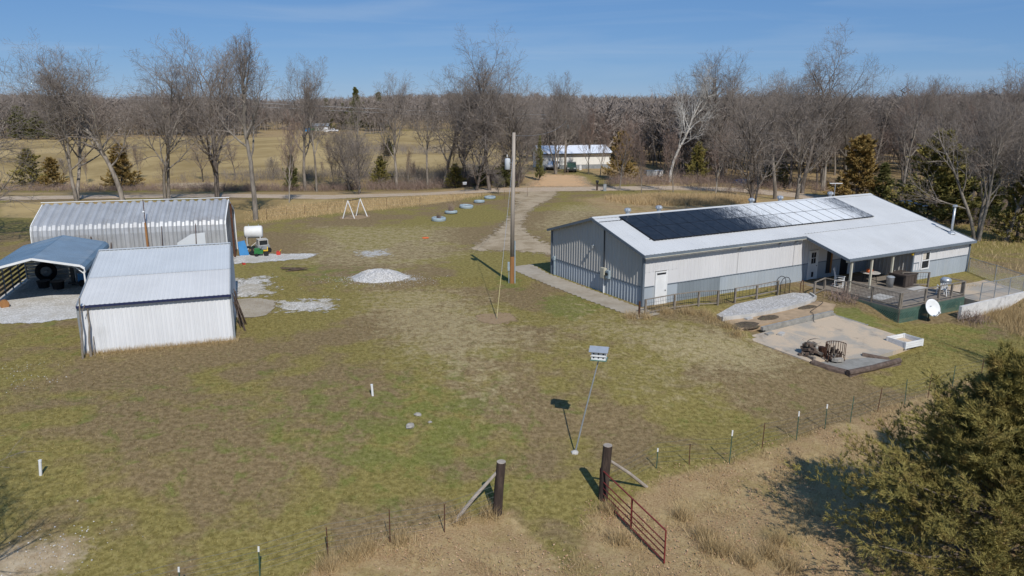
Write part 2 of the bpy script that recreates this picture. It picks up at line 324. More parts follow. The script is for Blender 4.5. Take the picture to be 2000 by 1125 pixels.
def solar_mat():
    # dark cells under textured glass; bright glare on the far half is painted into the colour
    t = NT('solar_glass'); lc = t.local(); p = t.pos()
    d = t.map(p, (1, 1, 1)); al = t.attr('glare')
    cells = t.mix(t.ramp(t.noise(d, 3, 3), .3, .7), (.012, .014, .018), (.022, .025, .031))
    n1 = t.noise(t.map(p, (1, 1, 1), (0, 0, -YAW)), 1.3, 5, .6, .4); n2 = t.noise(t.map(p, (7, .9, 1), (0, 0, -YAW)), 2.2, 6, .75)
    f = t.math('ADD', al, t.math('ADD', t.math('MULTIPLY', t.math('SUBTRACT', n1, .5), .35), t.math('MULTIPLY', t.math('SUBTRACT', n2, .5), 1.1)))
    glare = t.ramp(f, .28, .86, 0, .93)
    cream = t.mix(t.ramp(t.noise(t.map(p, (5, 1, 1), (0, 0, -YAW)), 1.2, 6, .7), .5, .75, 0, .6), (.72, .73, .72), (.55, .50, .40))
    c = t.mix(glare, cells, cream)
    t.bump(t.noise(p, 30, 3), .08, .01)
    return t.fin(c, t.ramp(glare, 0, 1, .28, .5), 0, .14)
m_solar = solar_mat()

# ------------------------------------------------------------------ ground
def sdf(X, Y, pts):
    pts = [(float(p[0]), float(p[1])) for p in pts]; d = np.full(X.shape, 1e18); ins = np.zeros(X.shape, bool); n = len(pts)
    for i in range(n):
        (x0, y0), (x1, y1) = pts[i], pts[(i+1) % n]
        ex, ey = x1-x0, y1-y0; wx, wy = X-x0, Y-y0
        t = np.clip((wx*ex+wy*ey)/(ex*ex+ey*ey+1e-12), 0, 1)
        d = np.minimum(d, (wx-ex*t)**2+(wy-ey*t)**2)
        c = ((y0 <= Y) & (y1 > Y)) | ((y1 <= Y) & (y0 > Y))
        with np.errstate(divide='ignore', invalid='ignore'): ins ^= c & (X < x0+(Y-y0)*ex/(ey if ey else 1e-12))
    return np.where(ins, -1, 1)*np.sqrt(d)
def mask(X, Y, pts, w): return 1-smooth((sdf(X, Y, pts)+w)/(2*w))
def px(*pts): return poly(pts)
Z_LEAF = [(px((1150, 1000), (1215, 985), (1300, 930), (1425, 905), (1560, 855), (1720, 800), (1870, 752), (2000, 722), (2300, 700), (2600, 1500), (1500, 1500), (1060, 1500), (1120, 1125)), 1.2),
          (px((590, 1125), (680, 1075), (800, 1040), (900, 1005), (1000, 1000), (1120, 1125), (1060, 1500), (300, 1500)), .8),
          ([(22, 108), (40, 104), (62, 108), (75, 80), (60, 62), (48, 57), (52, 50), (62, 46), (420, 60), (460, 480), (60, 460), (14, 210), (10, 150)], 6),
          ([(-12, 103), (-3, 104), (10, 109), (8, 135), (-8, 128)], 4), ([(-120, 104), (-12, 103), (-8, 116), (-40, 112), (-120, 113)], 3),
          ([(14, 74), (30, 76), (46, 86), (40, 104), (20, 106), (9, 98)], 7),
          ([(-900, 395), (900, 430), (900, 2600), (-900, 2600)], 15), ([(-500, 262), (-190, 270), (-95, 292), (-72, 350), (-50, 395), (-500, 420)], 12), ([(-400, 105), (-78, 112), (-110, 140), (-190, 200), (-400, 260)], 8)]
Z_FIELD = [([(-300, 116), (-30, 120), (-4, 128), (10, 160), (12, 240), (2, 330), (-8, 395), (-70, 395), (-75, 340), (-100, 285), (-300, 270)], 8),
           (px((440, 437), (560, 428), (650, 417), (760, 408), (860, 396), (960, 378), (900, 376), (700, 388), (400, 392), (0, 396), (0, 425), (430, 430)), 2.0)]
Z_DIRT = [(px((-40, 1090), (60, 1060), (150, 1050), (165, 1075), (150, 1100), (80, 1130), (-40, 1140)), 1.6), (px((1020, 366), (1160, 366), (1140, 344), (1060, 344)), 3), (px((300, 358), (430, 356), (440, 366), (320, 368)), 2.5)]
Z_GRAV = [
          (px((540, 590), (560, 585), (655, 588), (640, 605), (560, 612)), 1.0), (px((455, 545), (520, 540), (530, 570), (480, 585), (455, 580)), 1.4), (px((680, 490), (760, 485), (775, 500), (700, 505)), 1.5),
          (px((660, 545), (700, 535), (800, 535), (840, 545), (740, 555)), 1.2)]
Z_DRY = [(px((700, 560), (900, 560), (1010, 620), (1080, 660), (990, 700), (1000, 800), (940, 800), (870, 740), (760, 690), (690, 620)), 4, .33),
         (px((1150, 680), (1420, 640), (1560, 720), (1480, 800), (1240, 800), (1130, 740)), 5, .22),
         (px((600, 440), (900, 440), (930, 500), (800, 530), (560, 520)), 4, .27), (px((1090, 400), (1300, 392), (1280, 420), (1165, 424), (1080, 470), (1030, 440)), 3, .28),
         (px((1060, 560), (1230, 612), (1450, 650), (1560, 700), (1500, 730), (1300, 690), (1100, 640)), 1.5, .2),
         (px((420, 690), (700, 640), (720, 760), (500, 800), (420, 760)), 3, -.05), ([(-40, 10), (30, 10), (30, 17), (-40, 17)], 3, .2)]
Z_GREEN = [(px((60, 760), (420, 720), (640, 800), (560, 980), (200, 1000), (40, 900)), 7, .12), (px((1200, 840), (1420, 800), (1560, 760), (1500, 820), (1300, 880)), 2, .12), (px((1060, 580), (1110, 575), (1180, 600), (1120, 625), (1060, 610)), 1.0, .38), (px((640, 780), (900, 720), (960, 780), (900, 860), (700, 850)), 6, .24), (px((700, 860), (950, 830), (980, 930), (760, 950)), 5, .16),
           (px((980, 530), (1010, 545), (1020, 565), (960, 565)), 1, .3), (px((1700, 640), (1960, 620), (1990, 680), (1850, 700)), 2, .17), (px((1600, 600), (1680, 600), (1730, 640), (1640, 630)), .6, .3),
           (px((80, 600), (155, 650), (150, 700), (30, 680)), 1.5, .14), (px((560, 515), (720, 520), (680, 560), (550, 545)), 1.5, .16)]
def zones(X, Y):
    o = {}
    for nm, Zs in (('leaf', Z_LEAF), ('field', Z_FIELD), ('dirt', Z_DIRT), ('gravel', Z_GRAV)):
        a = np.zeros(X.shape)
        for pts, wd in Zs: a = np.maximum(a, mask(X, Y, pts, wd)*(.62 if nm == 'gravel' else 1))
        o[nm] = a
    for nm, Zs in (('dry', Z_DRY), ('green', Z_GREEN)):
        a = np.zeros(X.shape)
        for pts, wd, k in Zs: a = a+mask(X, Y, pts, wd)*k
        o[nm] = a
    return o
def axis(a, b, step, lo, hi, g=1.12):
    l = list(np.arange(a, b+1e-6, step)); d = step; x = l[-1]
    while x < hi: d *= g; x += d; l.append(x)
    d = step; x = a; pre = []
    while x > lo: d *= g; x -= d; pre.append(x)
    return np.array(pre[::-1]+l)
xs = axis(-42, 48, .4, -2600, 2600); ys = axis(14, 112, .4, -80, 3200, 1.08)
X, Y = np.meshgrid(xs, ys); Zg = gz(X, Y); nx, ny = len(xs), len(ys)
idx = np.arange(nx*ny).reshape(ny, nx); Fg = np.stack([idx[:-1, :-1], idx[:-1, 1:], idx[1:, 1:], idx[1:, :-1]], -1).reshape(-1, 4)
zo = {k: v.ravel() for k, v in zones(X, Y).items()}
tag(link('ground', npmesh('ground', np.stack([X, Y, Zg], -1).reshape(-1, 3), Fg, m_ground, zo, True)), kind='structure')
def sheet(name, pts, m, res=.25, edge=.6, lift=.018, parent=None, kind='structure', dome=0):
    pts = [Vector((p[0], p[1])) for p in pts]
    x0, x1 = min(p.x for p in pts)-edge*.6, max(p.x for p in pts)+edge*.6; y0, y1 = min(p.y for p in pts)-edge*.6, max(p.y for p in pts)+edge*.6
    a = np.linspace(x0, x1, max(2, int((x1-x0)/res)+1)); b = np.linspace(y0, y1, max(2, int((y1-y0)/res)+1)); X, Y = np.meshgrid(a, b); D = sdf(X, Y, pts)
    e = np.clip((-D+edge*.5)/edge, 0, 1); Z = gz(X, Y)+lift+dome*np.clip(-D, 0, 1)
    idx = np.arange(X.size).reshape(X.shape); F = np.stack([idx[:-1, :-1], idx[:-1, 1:], idx[1:, 1:], idx[1:, :-1]], -1).reshape(-1, 4)
    keep = (e.ravel()[F] > 0).any(1); o = link(name, npmesh(name, np.stack([X, Y, Z], -1).reshape(-1, 3), F[keep], m, {'edge': e.ravel()}, True), parent)
    if kind: tag(o, kind=kind)
    return o
# county road
rc = [(-700, 412), (-60, 389), (140, 385), (430, 382), (640, 385), (760, 381), (900, 375), (1000, 371), (1150, 369), (1320, 367), (1450, 371), (1560, 382), (1660, 392)]
rp_ = [P(a, b).to_2d() for a, b in rc]; lft = []; rgt = []
for i, q in enumerate(rp_):
    d = (rp_[min(i+1, len(rp_)-1)]-rp_[max(i-1, 0)]).normalized(); n_ = Vector((-d.y, d.x)); lft.append(q+n_*2.6); rgt.append(q-n_*2.6)
tag(sheet('road', lft+rgt[::-1], m_road, .5, 1.2, .03), kind='structure')
sheet('driveway', px((1000, 384), (1012, 394), (1005, 410), (996, 426), (982, 442), (965, 458), (948, 470), (925, 482), (930, 489), (1000, 490), (1076, 496), (1078, 480), (1050, 469), (1022, 452), (1018, 436), (1026, 420), (1044, 404), (1070, 392), (1090, 376), (1060, 370), (1020, 376)), m_drive, .3, 2.2, .022)
sheet('dirt_yard', px((1040, 364), (1145, 364), (1132, 350), (1120, 342), (1062, 342), (1052, 352)), m_oran, .5, 6, .02)
sheet('gravel_apron', px((455, 502), (500, 497), (618, 496), (600, 505), (500, 513), (455, 516)), m_grav, .25, 1.2, .02)
sheet('gravel_strip', px((545, 590), (650, 586), (640, 604), (560, 608)), m_gravt, .25, 1.6, .02)
sheet('gravel_scatter', px((455, 548), (515, 542), (522, 572), (480, 580), (455, 578)), m_gravt, .25, 1.8, .02)
sheet('concrete_pad', px((455, 585), (505, 583), (537, 588), (535, 604), (520, 617), (490, 621), (455, 620)), m_conc_sheet, .2, .1, .03)
sheet('walkway', [bl(*q) for q in ((-1.9, 14), (.3, 14), (-.3, 10.6), (-.35, -.1), (-.1, -1.9), (-1.9, -2.1), (-2.1, 3), (-2.1, 9))], m_conc_sheet, .25, .12, .03)
sheet('bare_circle', [tuple(P(970, 622).to_2d()+Vector((math.cos(a)*1.1, math.sin(a)*1.1))) for a in np.linspace(0, 2*PI, 14)[:-1]], m_bare, .2, .9, .02)

# ------------------------------------------------------------------ barn
RB, LB, HE, HR, EXT, K1, K2 = 5.25, 27.85, 3.33, 4.78, 3.55, 13.95, 21.15
barn = thing('metal_barn', 'long white metal barn house with grey wainscot, solar roof and covered porch', 'barn', (OB[0], OB[1], 0), YAW)
def ribs(wd, z0, zl, zr, mats, name, nr=3, h=.028, thick=.02):
    b = MB(); prof = [(0, 0)]; sp = wd/nr
    for k in range(nr): c = sp*(k+.5); prof += [(c-.055, 0), (c-.022, -h), (c+.022, -h), (c+.055, 0)]
    prof.append((wd, 0))
    for (x0, y0), (x1, y1) in zip(prof[:-1], prof[1:]):
        t0, t1 = zl+(zr-zl)*x0/wd, zl+(zr-zl)*x1/wd; b.face([(x0, y0, z0), (x1, y1, z0), (x1, y1, t1), (x0, y0, t0)])
    b.face([(0, thick, z0), (0, thick, zl), (wd, thick, zr), (wd, thick, z0)])
    return b.mesh(name, mats)
PW = .9144
def wall_run(root, p0, p1, z0, z1, m, name='wall_panel', gaps=(), top=None, alt=None):
    p0, p1 = Vector(p0), Vector(p1); L = (p1-p0).length; d = (p1-p0)/L; ang = math.atan2(d.y, d.x); cache = {}; x = 0
    while x < L-.02:
        wd = min(PW, L-x); zz = z0
        for g0, g1, gt in gaps:
            if x+wd > g0+.05 and x < g1-.05: zz = gt
        za, zb = (top(x), top(x+wd)) if top else (z1, z1)
        mm = m
        if alt and alt[0] <= x < alt[1]: mm = alt[2]
        if min(za, zb)-zz > .05:
            k = (round(wd, 3), zz, round(za, 3), round(zb, 3), mm.name)
            if k not in cache: cache[k] = ribs(wd-.004, zz, za, zb, mm, name)
            link(name, cache[k], root, (*(p0+d*x), 0), (0, 0, ang))
        x += wd
gab = lambda x: HE-.04+(HR-HE)*(1-abs(x-RB)/RB)
wall_run(barn, (0, 0), (K2, 0), 1.22, HE, m_siding, gaps=((.85, 1.9, 2.12), (14.6, 15.75, 2.14)))
wall_run(barn, (0, .012), (K2, .012), -.6, 1.2, m_sidelo, 'wainscot_panel', gaps=((.85, 1.9, 9), (14.6, 15.75, 9)), alt=(2.6, 6.2, m_sidedk))
wall_run(barn, (0, 2*RB), (0, 0), 1.22, HE, m_endhi, top=gab)
wall_run(barn, (.012, 2*RB), (.012, 0), -.6, 1.2, m_sidelo, 'wainscot_panel')
zx = HE-(HR-HE)/RB*EXT
wall_run(barn, (K2, -EXT), (LB, -EXT), 1.22, zx, m_siding, gaps=((.95, 2.0, 1.9),))
wall_run(barn, (K2, -EXT+.012), (LB, -EXT+.012), -.6, 1.2, m_sidelo, 'wainscot_panel', gaps=((.95, 2.0, 9),))
MB().bx(K2, K2+.98, -EXT+.005, -EXT+.018, .66, 1.22).obj('wall_patch', m_siding, barn); MB().bx(K2+1.92, K2+2.74, -EXT+.005, -EXT+.018, 1.2, 1.92).obj('wall_patch', m_siding, barn); MB().bx(K2, K2+.98, -EXT+.004, -EXT+.019, 1.22, 1.92).obj('wall_patch', m_siding, barn)
MB().bx(K2+.9, K2+2.75, -EXT+.006, -EXT+.02, -.6, .68).obj('wall_patch', m_sidelo, barn); MB().bx(K2+1.92, K2+2.74, -EXT+.007, -EXT+.02, .68, 1.2).obj('wall_patch', m_sidelo, barn); MB().bx(K2+.85, K2+1.0, -EXT+.008, -EXT+.02, .66, 1.2).obj('wall_patch', m_sidelo, barn)
MB().bx(0, .9, .006, .02, -.6, 1.2).obj('wall_patch', m_sidelo, barn); MB().bx(1.84, 2.75, .006, .02, -.6, 1.2).obj('wall_patch', m_sidelo, barn); MB().bx(13.7, 14.72, .006, .02, -.6, 1.2).obj('wall_patch', m_sidelo, barn); MB().bx(15.66, 16.5, .006, .02, -.6, 1.2).obj('wall_patch', m_sidelo, barn)
MB().bx(0, .9, .004, .018, 1.2, 2.14).obj('wall_patch', m_siding, barn); MB().bx(1.84, 2.75, .004, .018, 1.2, 2.14).obj('wall_patch', m_siding, barn); MB().bx(13.7, 14.72, .004, .018, 1.2, 2.14).obj('wall_patch', m_siding, barn); MB().bx(15.66, 16.5, .004, .018, 1.2, 2.14).obj('wall_patch', m_siding, barn)
lowr = lambda x: zx+(HE-zx)*x/EXT-.05
wall_run(barn, (K2, 0), (K2, -EXT), 0, 2.3, m_endhi, top=lambda x: lowr(EXT-x))
wall_run(barn, (LB, -EXT), (LB, 2*RB), 1.22, HE, m_endhi, top=lambda x: (HE+(HR-HE)*(1-abs(x-EXT-RB)/RB)-.05))
wall_run(barn, (LB-.012, -EXT), (LB-.012, 2*RB), -.6, 1.2, m_sidelo, 'wainscot_panel')
wall_run(barn, (LB, 2*RB), (0, 2*RB), -.6, HE-.03, m_siding)
MB().bx(-.01, LB, .05, 2*RB-.05, -.7, -.02).bx(K2, LB, -EXT+.03, .04, -.7, -.03).obj('slab', m_conc, barn)
# roof sheets
SLP = math.atan2(HR-HE, RB)
def roof_sheets(x0, x1, b_lo, b_hi, z_hi, dirn, m, name='roof_sheet'):
    L = (b_hi-b_lo)/math.cos(SLP); n = round((x1-x0)/PW); wd = (x1-x0)/n
    me = ribs(wd-.003, 0, L, L, m, name, 3, .022, .03)
    for i in range(n):
        if dirn > 0: link(name, me, barn, (x0+i*wd, b_lo, z_hi-(b_hi-b_lo)*math.tan(SLP)), (-(PI/2-SLP), 0, 0))
        else: link(name, me, barn, (x0+(i+1)*wd, b_lo, z_hi-abs(b_hi-b_lo)*math.tan(SLP)), (-(PI/2-SLP), 0, PI))
RZ = HR+.06
roof_sheets(-.25, K1, -.35, RB, RZ, 1, m_roof)
roof_sheets(K1, LB+.25, -.02, RB, RZ, 1, m_roof)
roof_sheets(K1-.1, LB+.25, -EXT-.3, .35, RZ-(RB-.35)*math.tan(SLP)-.03, 1, m_roof)
Lb = (RB+.3)/math.cos(SLP); n = 31; wd = (LB+.5)/n; me = ribs(wd-.003, 0, Lb, Lb, m_roof, 'roof_sheet', 3, .022, .03)
for i in range(n): link('roof_sheet', me, barn, (-.25+(i+1)*wd, 2*RB+.3, RZ-(RB+.3)*math.tan(SLP)), (-(PI/2-SLP), 0, PI))
tsl = math.tan(SLP)
MB().beam((-.27, RB-.12, RZ+.012), (LB+.27, RB-.12, RZ+.012), .3, .02, up=(0, -tsl, 1)).beam((-.27, RB+.12, RZ+.012), (LB+.27, RB+.12, RZ+.012), .3, .02, up=(0, tsl, 1)).obj('ridge_cap', m_roof, barn)
zr = lambda b: RZ-abs(RB-b)*tsl
def rake(x, b0, b1, dz=-.07): MB().beam((x, b0, zr(b0)+dz), (x, b1, zr(b1)+dz), .05, .17).obj('rake_trim', m_trim, barn)
rake(-.28, -.38, RB); rake(-.28, 2*RB+.32, RB); rake(LB+.28, -EXT-.32, RB); rake(LB+.28, 2*RB+.32, RB); rake(K1-.13, -EXT-.32, -.38, -.1)
MB().beam((-.28, -.4, zr(-.35)-.09), (K1-.16, -.4, zr(-.35)-.09), .07, .15).obj('eave_trim', m_trim, barn)
MB().beam((-.26, -.415, zr(-.35)-.17), (K1-.2, -.415, zr(-.35)-.17), .1, .035).obj('gutter_lip', m_trimlt, barn)
MB().beam((K1-.1, -EXT-.34, zr(-EXT-.3)-.11), (LB+.28, -EXT-.34, zr(-EXT-.3)-.11), .07, .17).obj('eave_trim', m_trim, barn)
MB().beam((K1-.05, -EXT-.12, zr(-EXT)-.3), (K2, -EXT-.12, zr(-EXT)-.3), .12, .16).obj('porch_beam', m_trimlt, barn)
for (x, y, z1) in ((-.02, -.02, HE-.1), (K2-.03, -EXT-.02, zx-.06), (LB+.03, -EXT-.02, zx-.06), (-.02, 2*RB+.02, HE-.1), (LB+.03, 2*RB+.02, HE-.1)):
    MB().bx(x-.07, x+.07, y-.07, y+.07, -.6, z1).obj('corner_trim', m_trim, barn)
MB().bx(1.95, K2, -.032, .0, 1.185, 1.235).bx(0, .85, -.032, 0, 1.185, 1.235).obj('belt_trim', m_trim, barn)
MB().bx(-.032, 0, .1, 2*RB-.1, 1.185, 1.235).obj('belt_trim', m_trim, barn)
MB().bx(K2+.05, K2+.75, -EXT-.034, -EXT, 1.185, 1.235).bx(K2+1.95, LB, -EXT-.034, -EXT, 1.185, 1.235).obj('belt_trim', m_trim, barn)
# downpipe and meter boxes on the end wall
MB().tube([(-.06, 4.05, 4.2), (-.06, 4.0, 1.6)], .035, 6).obj('conduit', m_darkmetal, barn)
MB().tube([(-.07, 3.95, 1.1), (-.07, 3.95, -.1)], .05, 8).obj('conduit', m_white, barn)
d = MB().bx(-.24, -.03, 3.72, 4.16, 1.02, 1.72).obj('meter_box', m_trimlt, barn); MB().bx(-.26, -.235, 3.76, 4.12, 1.06, 1.68).obj('cover', m_trimlt, d)
d = MB().bx(-.2, -.03, 3.28, 3.62, 1.1, 1.62).obj('meter_box', m_tirebl, barn); MB().tube([(-.2, 3.45, 1.4), (-.28, 3.45, 1.4)], .1, 12).obj('meter_glass', m_glass, d)
MB().tube([(-.05, 5.22, 3.0), (-.16, 5.22, 2.97)], .05, 8).box((-.2, 5.22, 2.9), (.12, .14, .18)).obj('wall_light', m_galvd, barn)
MB().tube([(-.06, 10.1, 1.2), (-.06, 10.1, -.1)], .05, 6).box((-.1, 10.1, 1.25), (.14, .2, .3)).obj('conduit', m_tirebl, barn)
for x in (7.9, 11.6, 13.2): MB().tube([(x, -.03, 2.95), (x, -.14, 2.98)], .03, 6).lathe([(.02, .06), (.07, 0), (.08, -.1), (.02, -.12)], 8, (x, -.17, 2.96)).obj('eave_light', m_galv, barn)
for x in (7.85, 13.15): MB().bx(x-.03, x+.03, -.05, -.01, 1.25, 2.9).obj('conduit', m_siding, barn)
# doors
def door(x0, x1, b, z0, z1, glazed=False):
    d = MB().bx(x0+.07, x1-.07, b-.03, b+.03, z0+.02, z1-.07).obj('door', m_white, barn)
    MB().bx(x0, x0+.07, b-.05, b+.03, z0, z1).bx(x1-.07, x1, b-.05, b+.03, z0, z1).bx(x0+.07, x1-.07, b-.05, b+.03, z1-.07, z1).obj('frame', m_white, d)
    MB().lathe([(.02, -.03), (.035, 0), (.02, .03)], 8, (x1-.15, b-.07, z0+.98)).bx(x1-.165, x1-.135, b-.07, b-.03, z0+.965, z0+.995).obj('knob', m_darkmetal, d)
    if glazed:
        for i in range(2):
            for j in range(2):
                cx = x0+.27+i*.24; cz = z0+1.16+j*.42; MB().bx(cx, cx+.2, b-.036, b-.02, cz, cz+.37).obj('pane', m_glass, d)
        MB().bx(x0+.38, x1-.38, b-.036, b-.02, z0+.18, z0+.55).obj('pet_flap', m_black, d)
    else:
        MB().bx(x0+.12, x1-.12, b-.034, b-.025, z1-.2, z1-.09).obj('door_closer', m_darkmetal, d)
    return d
door(.9, 1.85, -.03, -.12, 2.08); door(14.68, 15.66, -.03, .02, 2.12, True)
MB().bx(18.15, 18.95, -.05, -.02, .02, 2.05).obj('porch_door', m_black, barn); MB().bx(18.95, 19.75, -.08, -.05, .02, 2.1).obj('open_screen_door', m_white, barn)
MB().bx(16.6, 17.15, -.06, -.03, .3, 2.3).obj('dark_panel', m_darkmetal, barn); MB().bx(17.0, 17.15, -.09, -.061, .3, 2.3).obj('wood_strip', m_poletan, barn)
wd_ = MB().bx(K2+1.02, K2+1.9, -EXT-.02, -EXT+.01, .7, 1.9).obj('window', m_white, barn)
f = MB(); x0, x1 = K2+.98, K2+1.94
for a in ((x0, x0+.08, .66, 1.94), (x1-.08, x1, .66, 1.94)): f.bx(a[0], a[1], -EXT-.06, -EXT, a[2], a[3])
for a in ((.66, .74), (1.86, 1.94), (1.27, 1.34)): f.bx(x0+.08, x1-.08, -EXT-.055, -EXT, a[0], a[1])
f.obj('frame', m_white, wd_)
for z in (.75, 1.35): MB().bx(x0+.1, x1-.1, -EXT-.035, -EXT-.022, z, z+.5).obj('pane', m_glass, wd_)
MB().bx(x0+.12, x0+.5, -EXT-.038, -EXT-.036, 1.37, 1.83).obj('blind', m_curtain, wd_)
# roof ventilators
vm = MB(); vm.lathe([(.17, -.1), (.17, .16), (.2, .2)], 14)
gm = MB(); n = 20; prof = [(.13, .18), (.25, .24), (.29, .34), (.26, .45), (.16, .52), (.03, .54)]
i0 = 0
for r, z in prof:
    for k in range(n): a = 2*PI*k/n; rr = r*(1.05 if k % 2 else .93); gm.v.append((rr*math.cos(a), rr*math.sin(a), z))
for j in range(len(prof)-1):
    for k in range(n): a, b = j*n+k, j*n+(k+1) % n; gm.f.append((a, b, b+n, a+n)); gm.m.append(0)
gm.f.append(tuple(range((len(prof)-1)*n, len(prof)*n))); gm.m.append(0)
vme, gme = vm.mesh('vent_neck', m_galv), gm.mesh('turbine', m_galv)
for x in (2.86, 5.58, 14.52, 17.59, 23.37):
    v = link('roof_vent', vme, barn, (x, RB+.22, RZ), None, (.82, .82, .82)); link('turbine', gme, v, (0, 0, 0))
v = MB().tube([(27.25, -2.45, zr(-2.45)-.2), (27.25, -2.45, zr(-2.45)+2.0)], .085, 12).obj('flue_pipe', m_galv, barn, smooth=True)
MB().lathe([(.3, -.04), (.26, .03), (.13, .14)], 14, (27.25, -2.45, zr(-2.45)+.02)).obj('flashing', m_galv, v); MB().lathe([(.13, 0), (.17, .03), (.17, .12), (.1, .17)], 12, (27.25, -2.45, zr(-2.45)+1.98)).obj('rain_cap', m_galv, v)
MB().tube([(27.2, -1.2, zr(-1.2)+.04), (27.22, -2.3, zr(-2.3)+.06)], .02, 5).obj('stay_rod', m_darkmetal, barn)
# solar array: two rows of nineteen panels
sw, sh = 1.128, 1.93; rot = (SLP, 0, 0)
smesh = {}
for r in range(2):
    for k in range(19):
        b = MB(); b.bx(0, sw-.014, 0, sh-.014, 0, .035, 1); me = b.mesh('solar_panel', [m_solar, m_black])
        g = MB(); nxp, nyp = 4, 6
        for i in range(nxp):
            for j in range(nyp):
                xa, xb = .02+(sw-.065)*i/nxp, .02+(sw-.065)*(i+1)/nxp; ya, yb = .02+(sh-.06)*j/nyp, .02+(sh-.06)*(j+1)/nyp
                g.face([(xa, ya, .039), (xb, ya, .039), (xb, yb, .039), (xa, yb, .039)])
        gme_ = g.mesh('glass', [m_solar]); at = gme_.attributes.new('glare', 'FLOAT', 'POINT')
        at.data.foreach_set('value', [float(smooth(((k*sw+v.co.x)-4.0+r*.8)/13)*(1-.55*smooth((k*sw+v.co.x-16.8)/5))) for v in gme_.vertices])  # amount of painted glare: grows along the row, weaker at the right end
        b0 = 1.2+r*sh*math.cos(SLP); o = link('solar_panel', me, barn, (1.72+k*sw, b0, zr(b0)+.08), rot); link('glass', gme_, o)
MB().beam((1.6, 1.5, zr(1.5)+.04), (23.3, 1.5, zr(1.5)+.04), .05, .06).obj('mounting_rail', m_darkmetal, barn); MB().beam((1.6, 4.6, zr(4.6)+.04), (23.3, 4.6, zr(4.6)+.04), .05, .06).obj('mounting_rail', m_darkmetal, barn)
MB().beam((-.2, RB-.75, zr(RB-.75)+.03), (1.7, RB-.75, zr(RB-.75)+.03), .03, .03).obj('roof_conduit', m_darkmetal, barn)
for x in (14.43, 16.5, 18.72): MB().bx(x-.06, x+.06, -EXT-.18, -EXT-.06, -.05, zr(-EXT)-.38).obj('porch_post', m_trimlt, barn)

# ------------------------------------------------------------------ deck with rails and skirting
def lg(a, b): x, y = bl(a, b); return gzf(x, y)          # ground height in barn coordinates
deck = thing('wooden_deck', 'weathered wooden deck with wire railings in front of the porch', 'deck', (OB[0], OB[1], 0), YAW)
bme = MB().bx(0, 7.55, 0, .138, -.04, 0).mesh('board', m_deck); bme2 = MB().bx(0, 6.75, 0, .138, -.04, 0).mesh('board', m_deck)
y = -8.0; i = 0
while y < -.2:
    link('board', bme if y > -EXT else bme2, deck, (13.45, y, random.uniform(-.003, .003))); y += .145
MB().bx(13.45, 20.15, -7.98, -7.94, -.3, -.045).bx(13.42, 13.46, -7.94, -.3, -.3, -.045).bx(20.16, 20.2, -7.94, -EXT, -.3, -.045).obj('rim_joist', m_wood, deck)
for x in (13.6, 15.7, 17.9, 20.0): MB().bx(x-.07, x+.07, -7.9, -7.76, -1.3, -.05).obj('footing_post', m_wood, deck)
def rail(root, pts, top=.95, base=0, mesh=True, mat_=m_wood, bal=.14, zs=None, low=.12):
    for i, p in enumerate(pts):
        z = zs[i] if zs else base; MB().bx(p[0]-.055, p[0]+.055, p[1]-.055, p[1]+.055, z-.25, z+top+.02).obj('rail_post', mat_, root)
    for i in range(len(pts)-1):
        z0, z1 = (zs[i], zs[i+1]) if zs else (base, base); p0, p1 = pts[i], pts[i+1]
        L = math.hypot(p1[0]-p0[0], p1[1]-p0[1]); d = ((p1[0]-p0[0])/L, (p1[1]-p0[1])/L); e = .06
        A, B = (p0[0]+d[0]*e, p0[1]+d[1]*e), (p1[0]-d[0]*e, p1[1]-d[1]*e)
        MB().beam((*A, z0+top), (*B, z1+top), .1, .04).obj('rail_top', mat_, root); MB().beam((*A, z0+low), (*B, z1+low), .05, .07).obj('rail_bottom', mat_, root)
        if mesh:
            b = MB(); n = max(2, int(L/bal))
            for k in range(1, n):
                q = (A[0]+(B[0]-A[0])*k/n, A[1]+(B[1]-A[1])*k/n); zz = z0+(z1-z0)*k/n; b.tube([(*q, zz+low), (*q, zz+top-.02)], .008, 4, cap=False)
            for h in np.arange(low+.15, top-.05, .2 if bal < .12 else .4): b.tube([(*A, z0+h), (*B, z1+h)], .006, 4, cap=False)
            b.obj('wire_panel', m_darkmetal, root)
rail(deck, [(13.5, -4.25), (13.5, -6.0), (13.5, -7.9)], bal=.1)
rail(deck, [(13.62, -7.92), (16.0, -7.92), (17.4, -7.92), (18.75, -7.92), (20.1, -7.92)], mesh=False)
rail(deck, [(11.6, -3.2), (13.2, -2.7), (13.4, -4.1)], base=-.02, mesh=False, top=.9)
rail(deck, [(20.1, -7.8), (20.1, -6.5)], mesh=False); rail(deck, [(19.0, -4.3), (20.6, -5.2)], bal=.17)
lat = MB(); zt = -.05                       # lattice skirting: two layers of crossed laths
def lattice(name, p0, p1, zb0, zb1, step, root, wdt=.035):
    p0, p1 = Vector(p0), Vector(p1); L = (p1-p0).length; d = (p1-p0)/L; n_ = Vector((-d.y, d.x)); b = MB()
    for sgn in (1, -1):
        off = n_*(.006*sgn); u = -1.2
        while u < L+1.2:
            t0, t1 = u, u+sgn*1.2; lo = max(0, min(t0, t1)); hi = min(L, max(t0, t1))
            if hi-lo > .02:
                f0 = (lo-t0)/(sgn*1.2); f1 = (hi-t0)/(sgn*1.2); zA = zt-1.2*f0; zB = zt-1.2*f1
                pts = [(lo, zA), (hi, zB)]; q = [p0+d*a+off for a, _ in pts]
                zmin = min(zb0, zb1); 
                a0, a1 = (q[0].x, q[0].y, zA), (q[1].x, q[1].y, zB); b.beam(a0, a1, wdt, .008, up=(n_.x, n_.y, 0)) if False else b.beam(a0, a1, .008, wdt, up=(0, 0, 1))
            u += step
    return b.obj(name, m_olive, root)
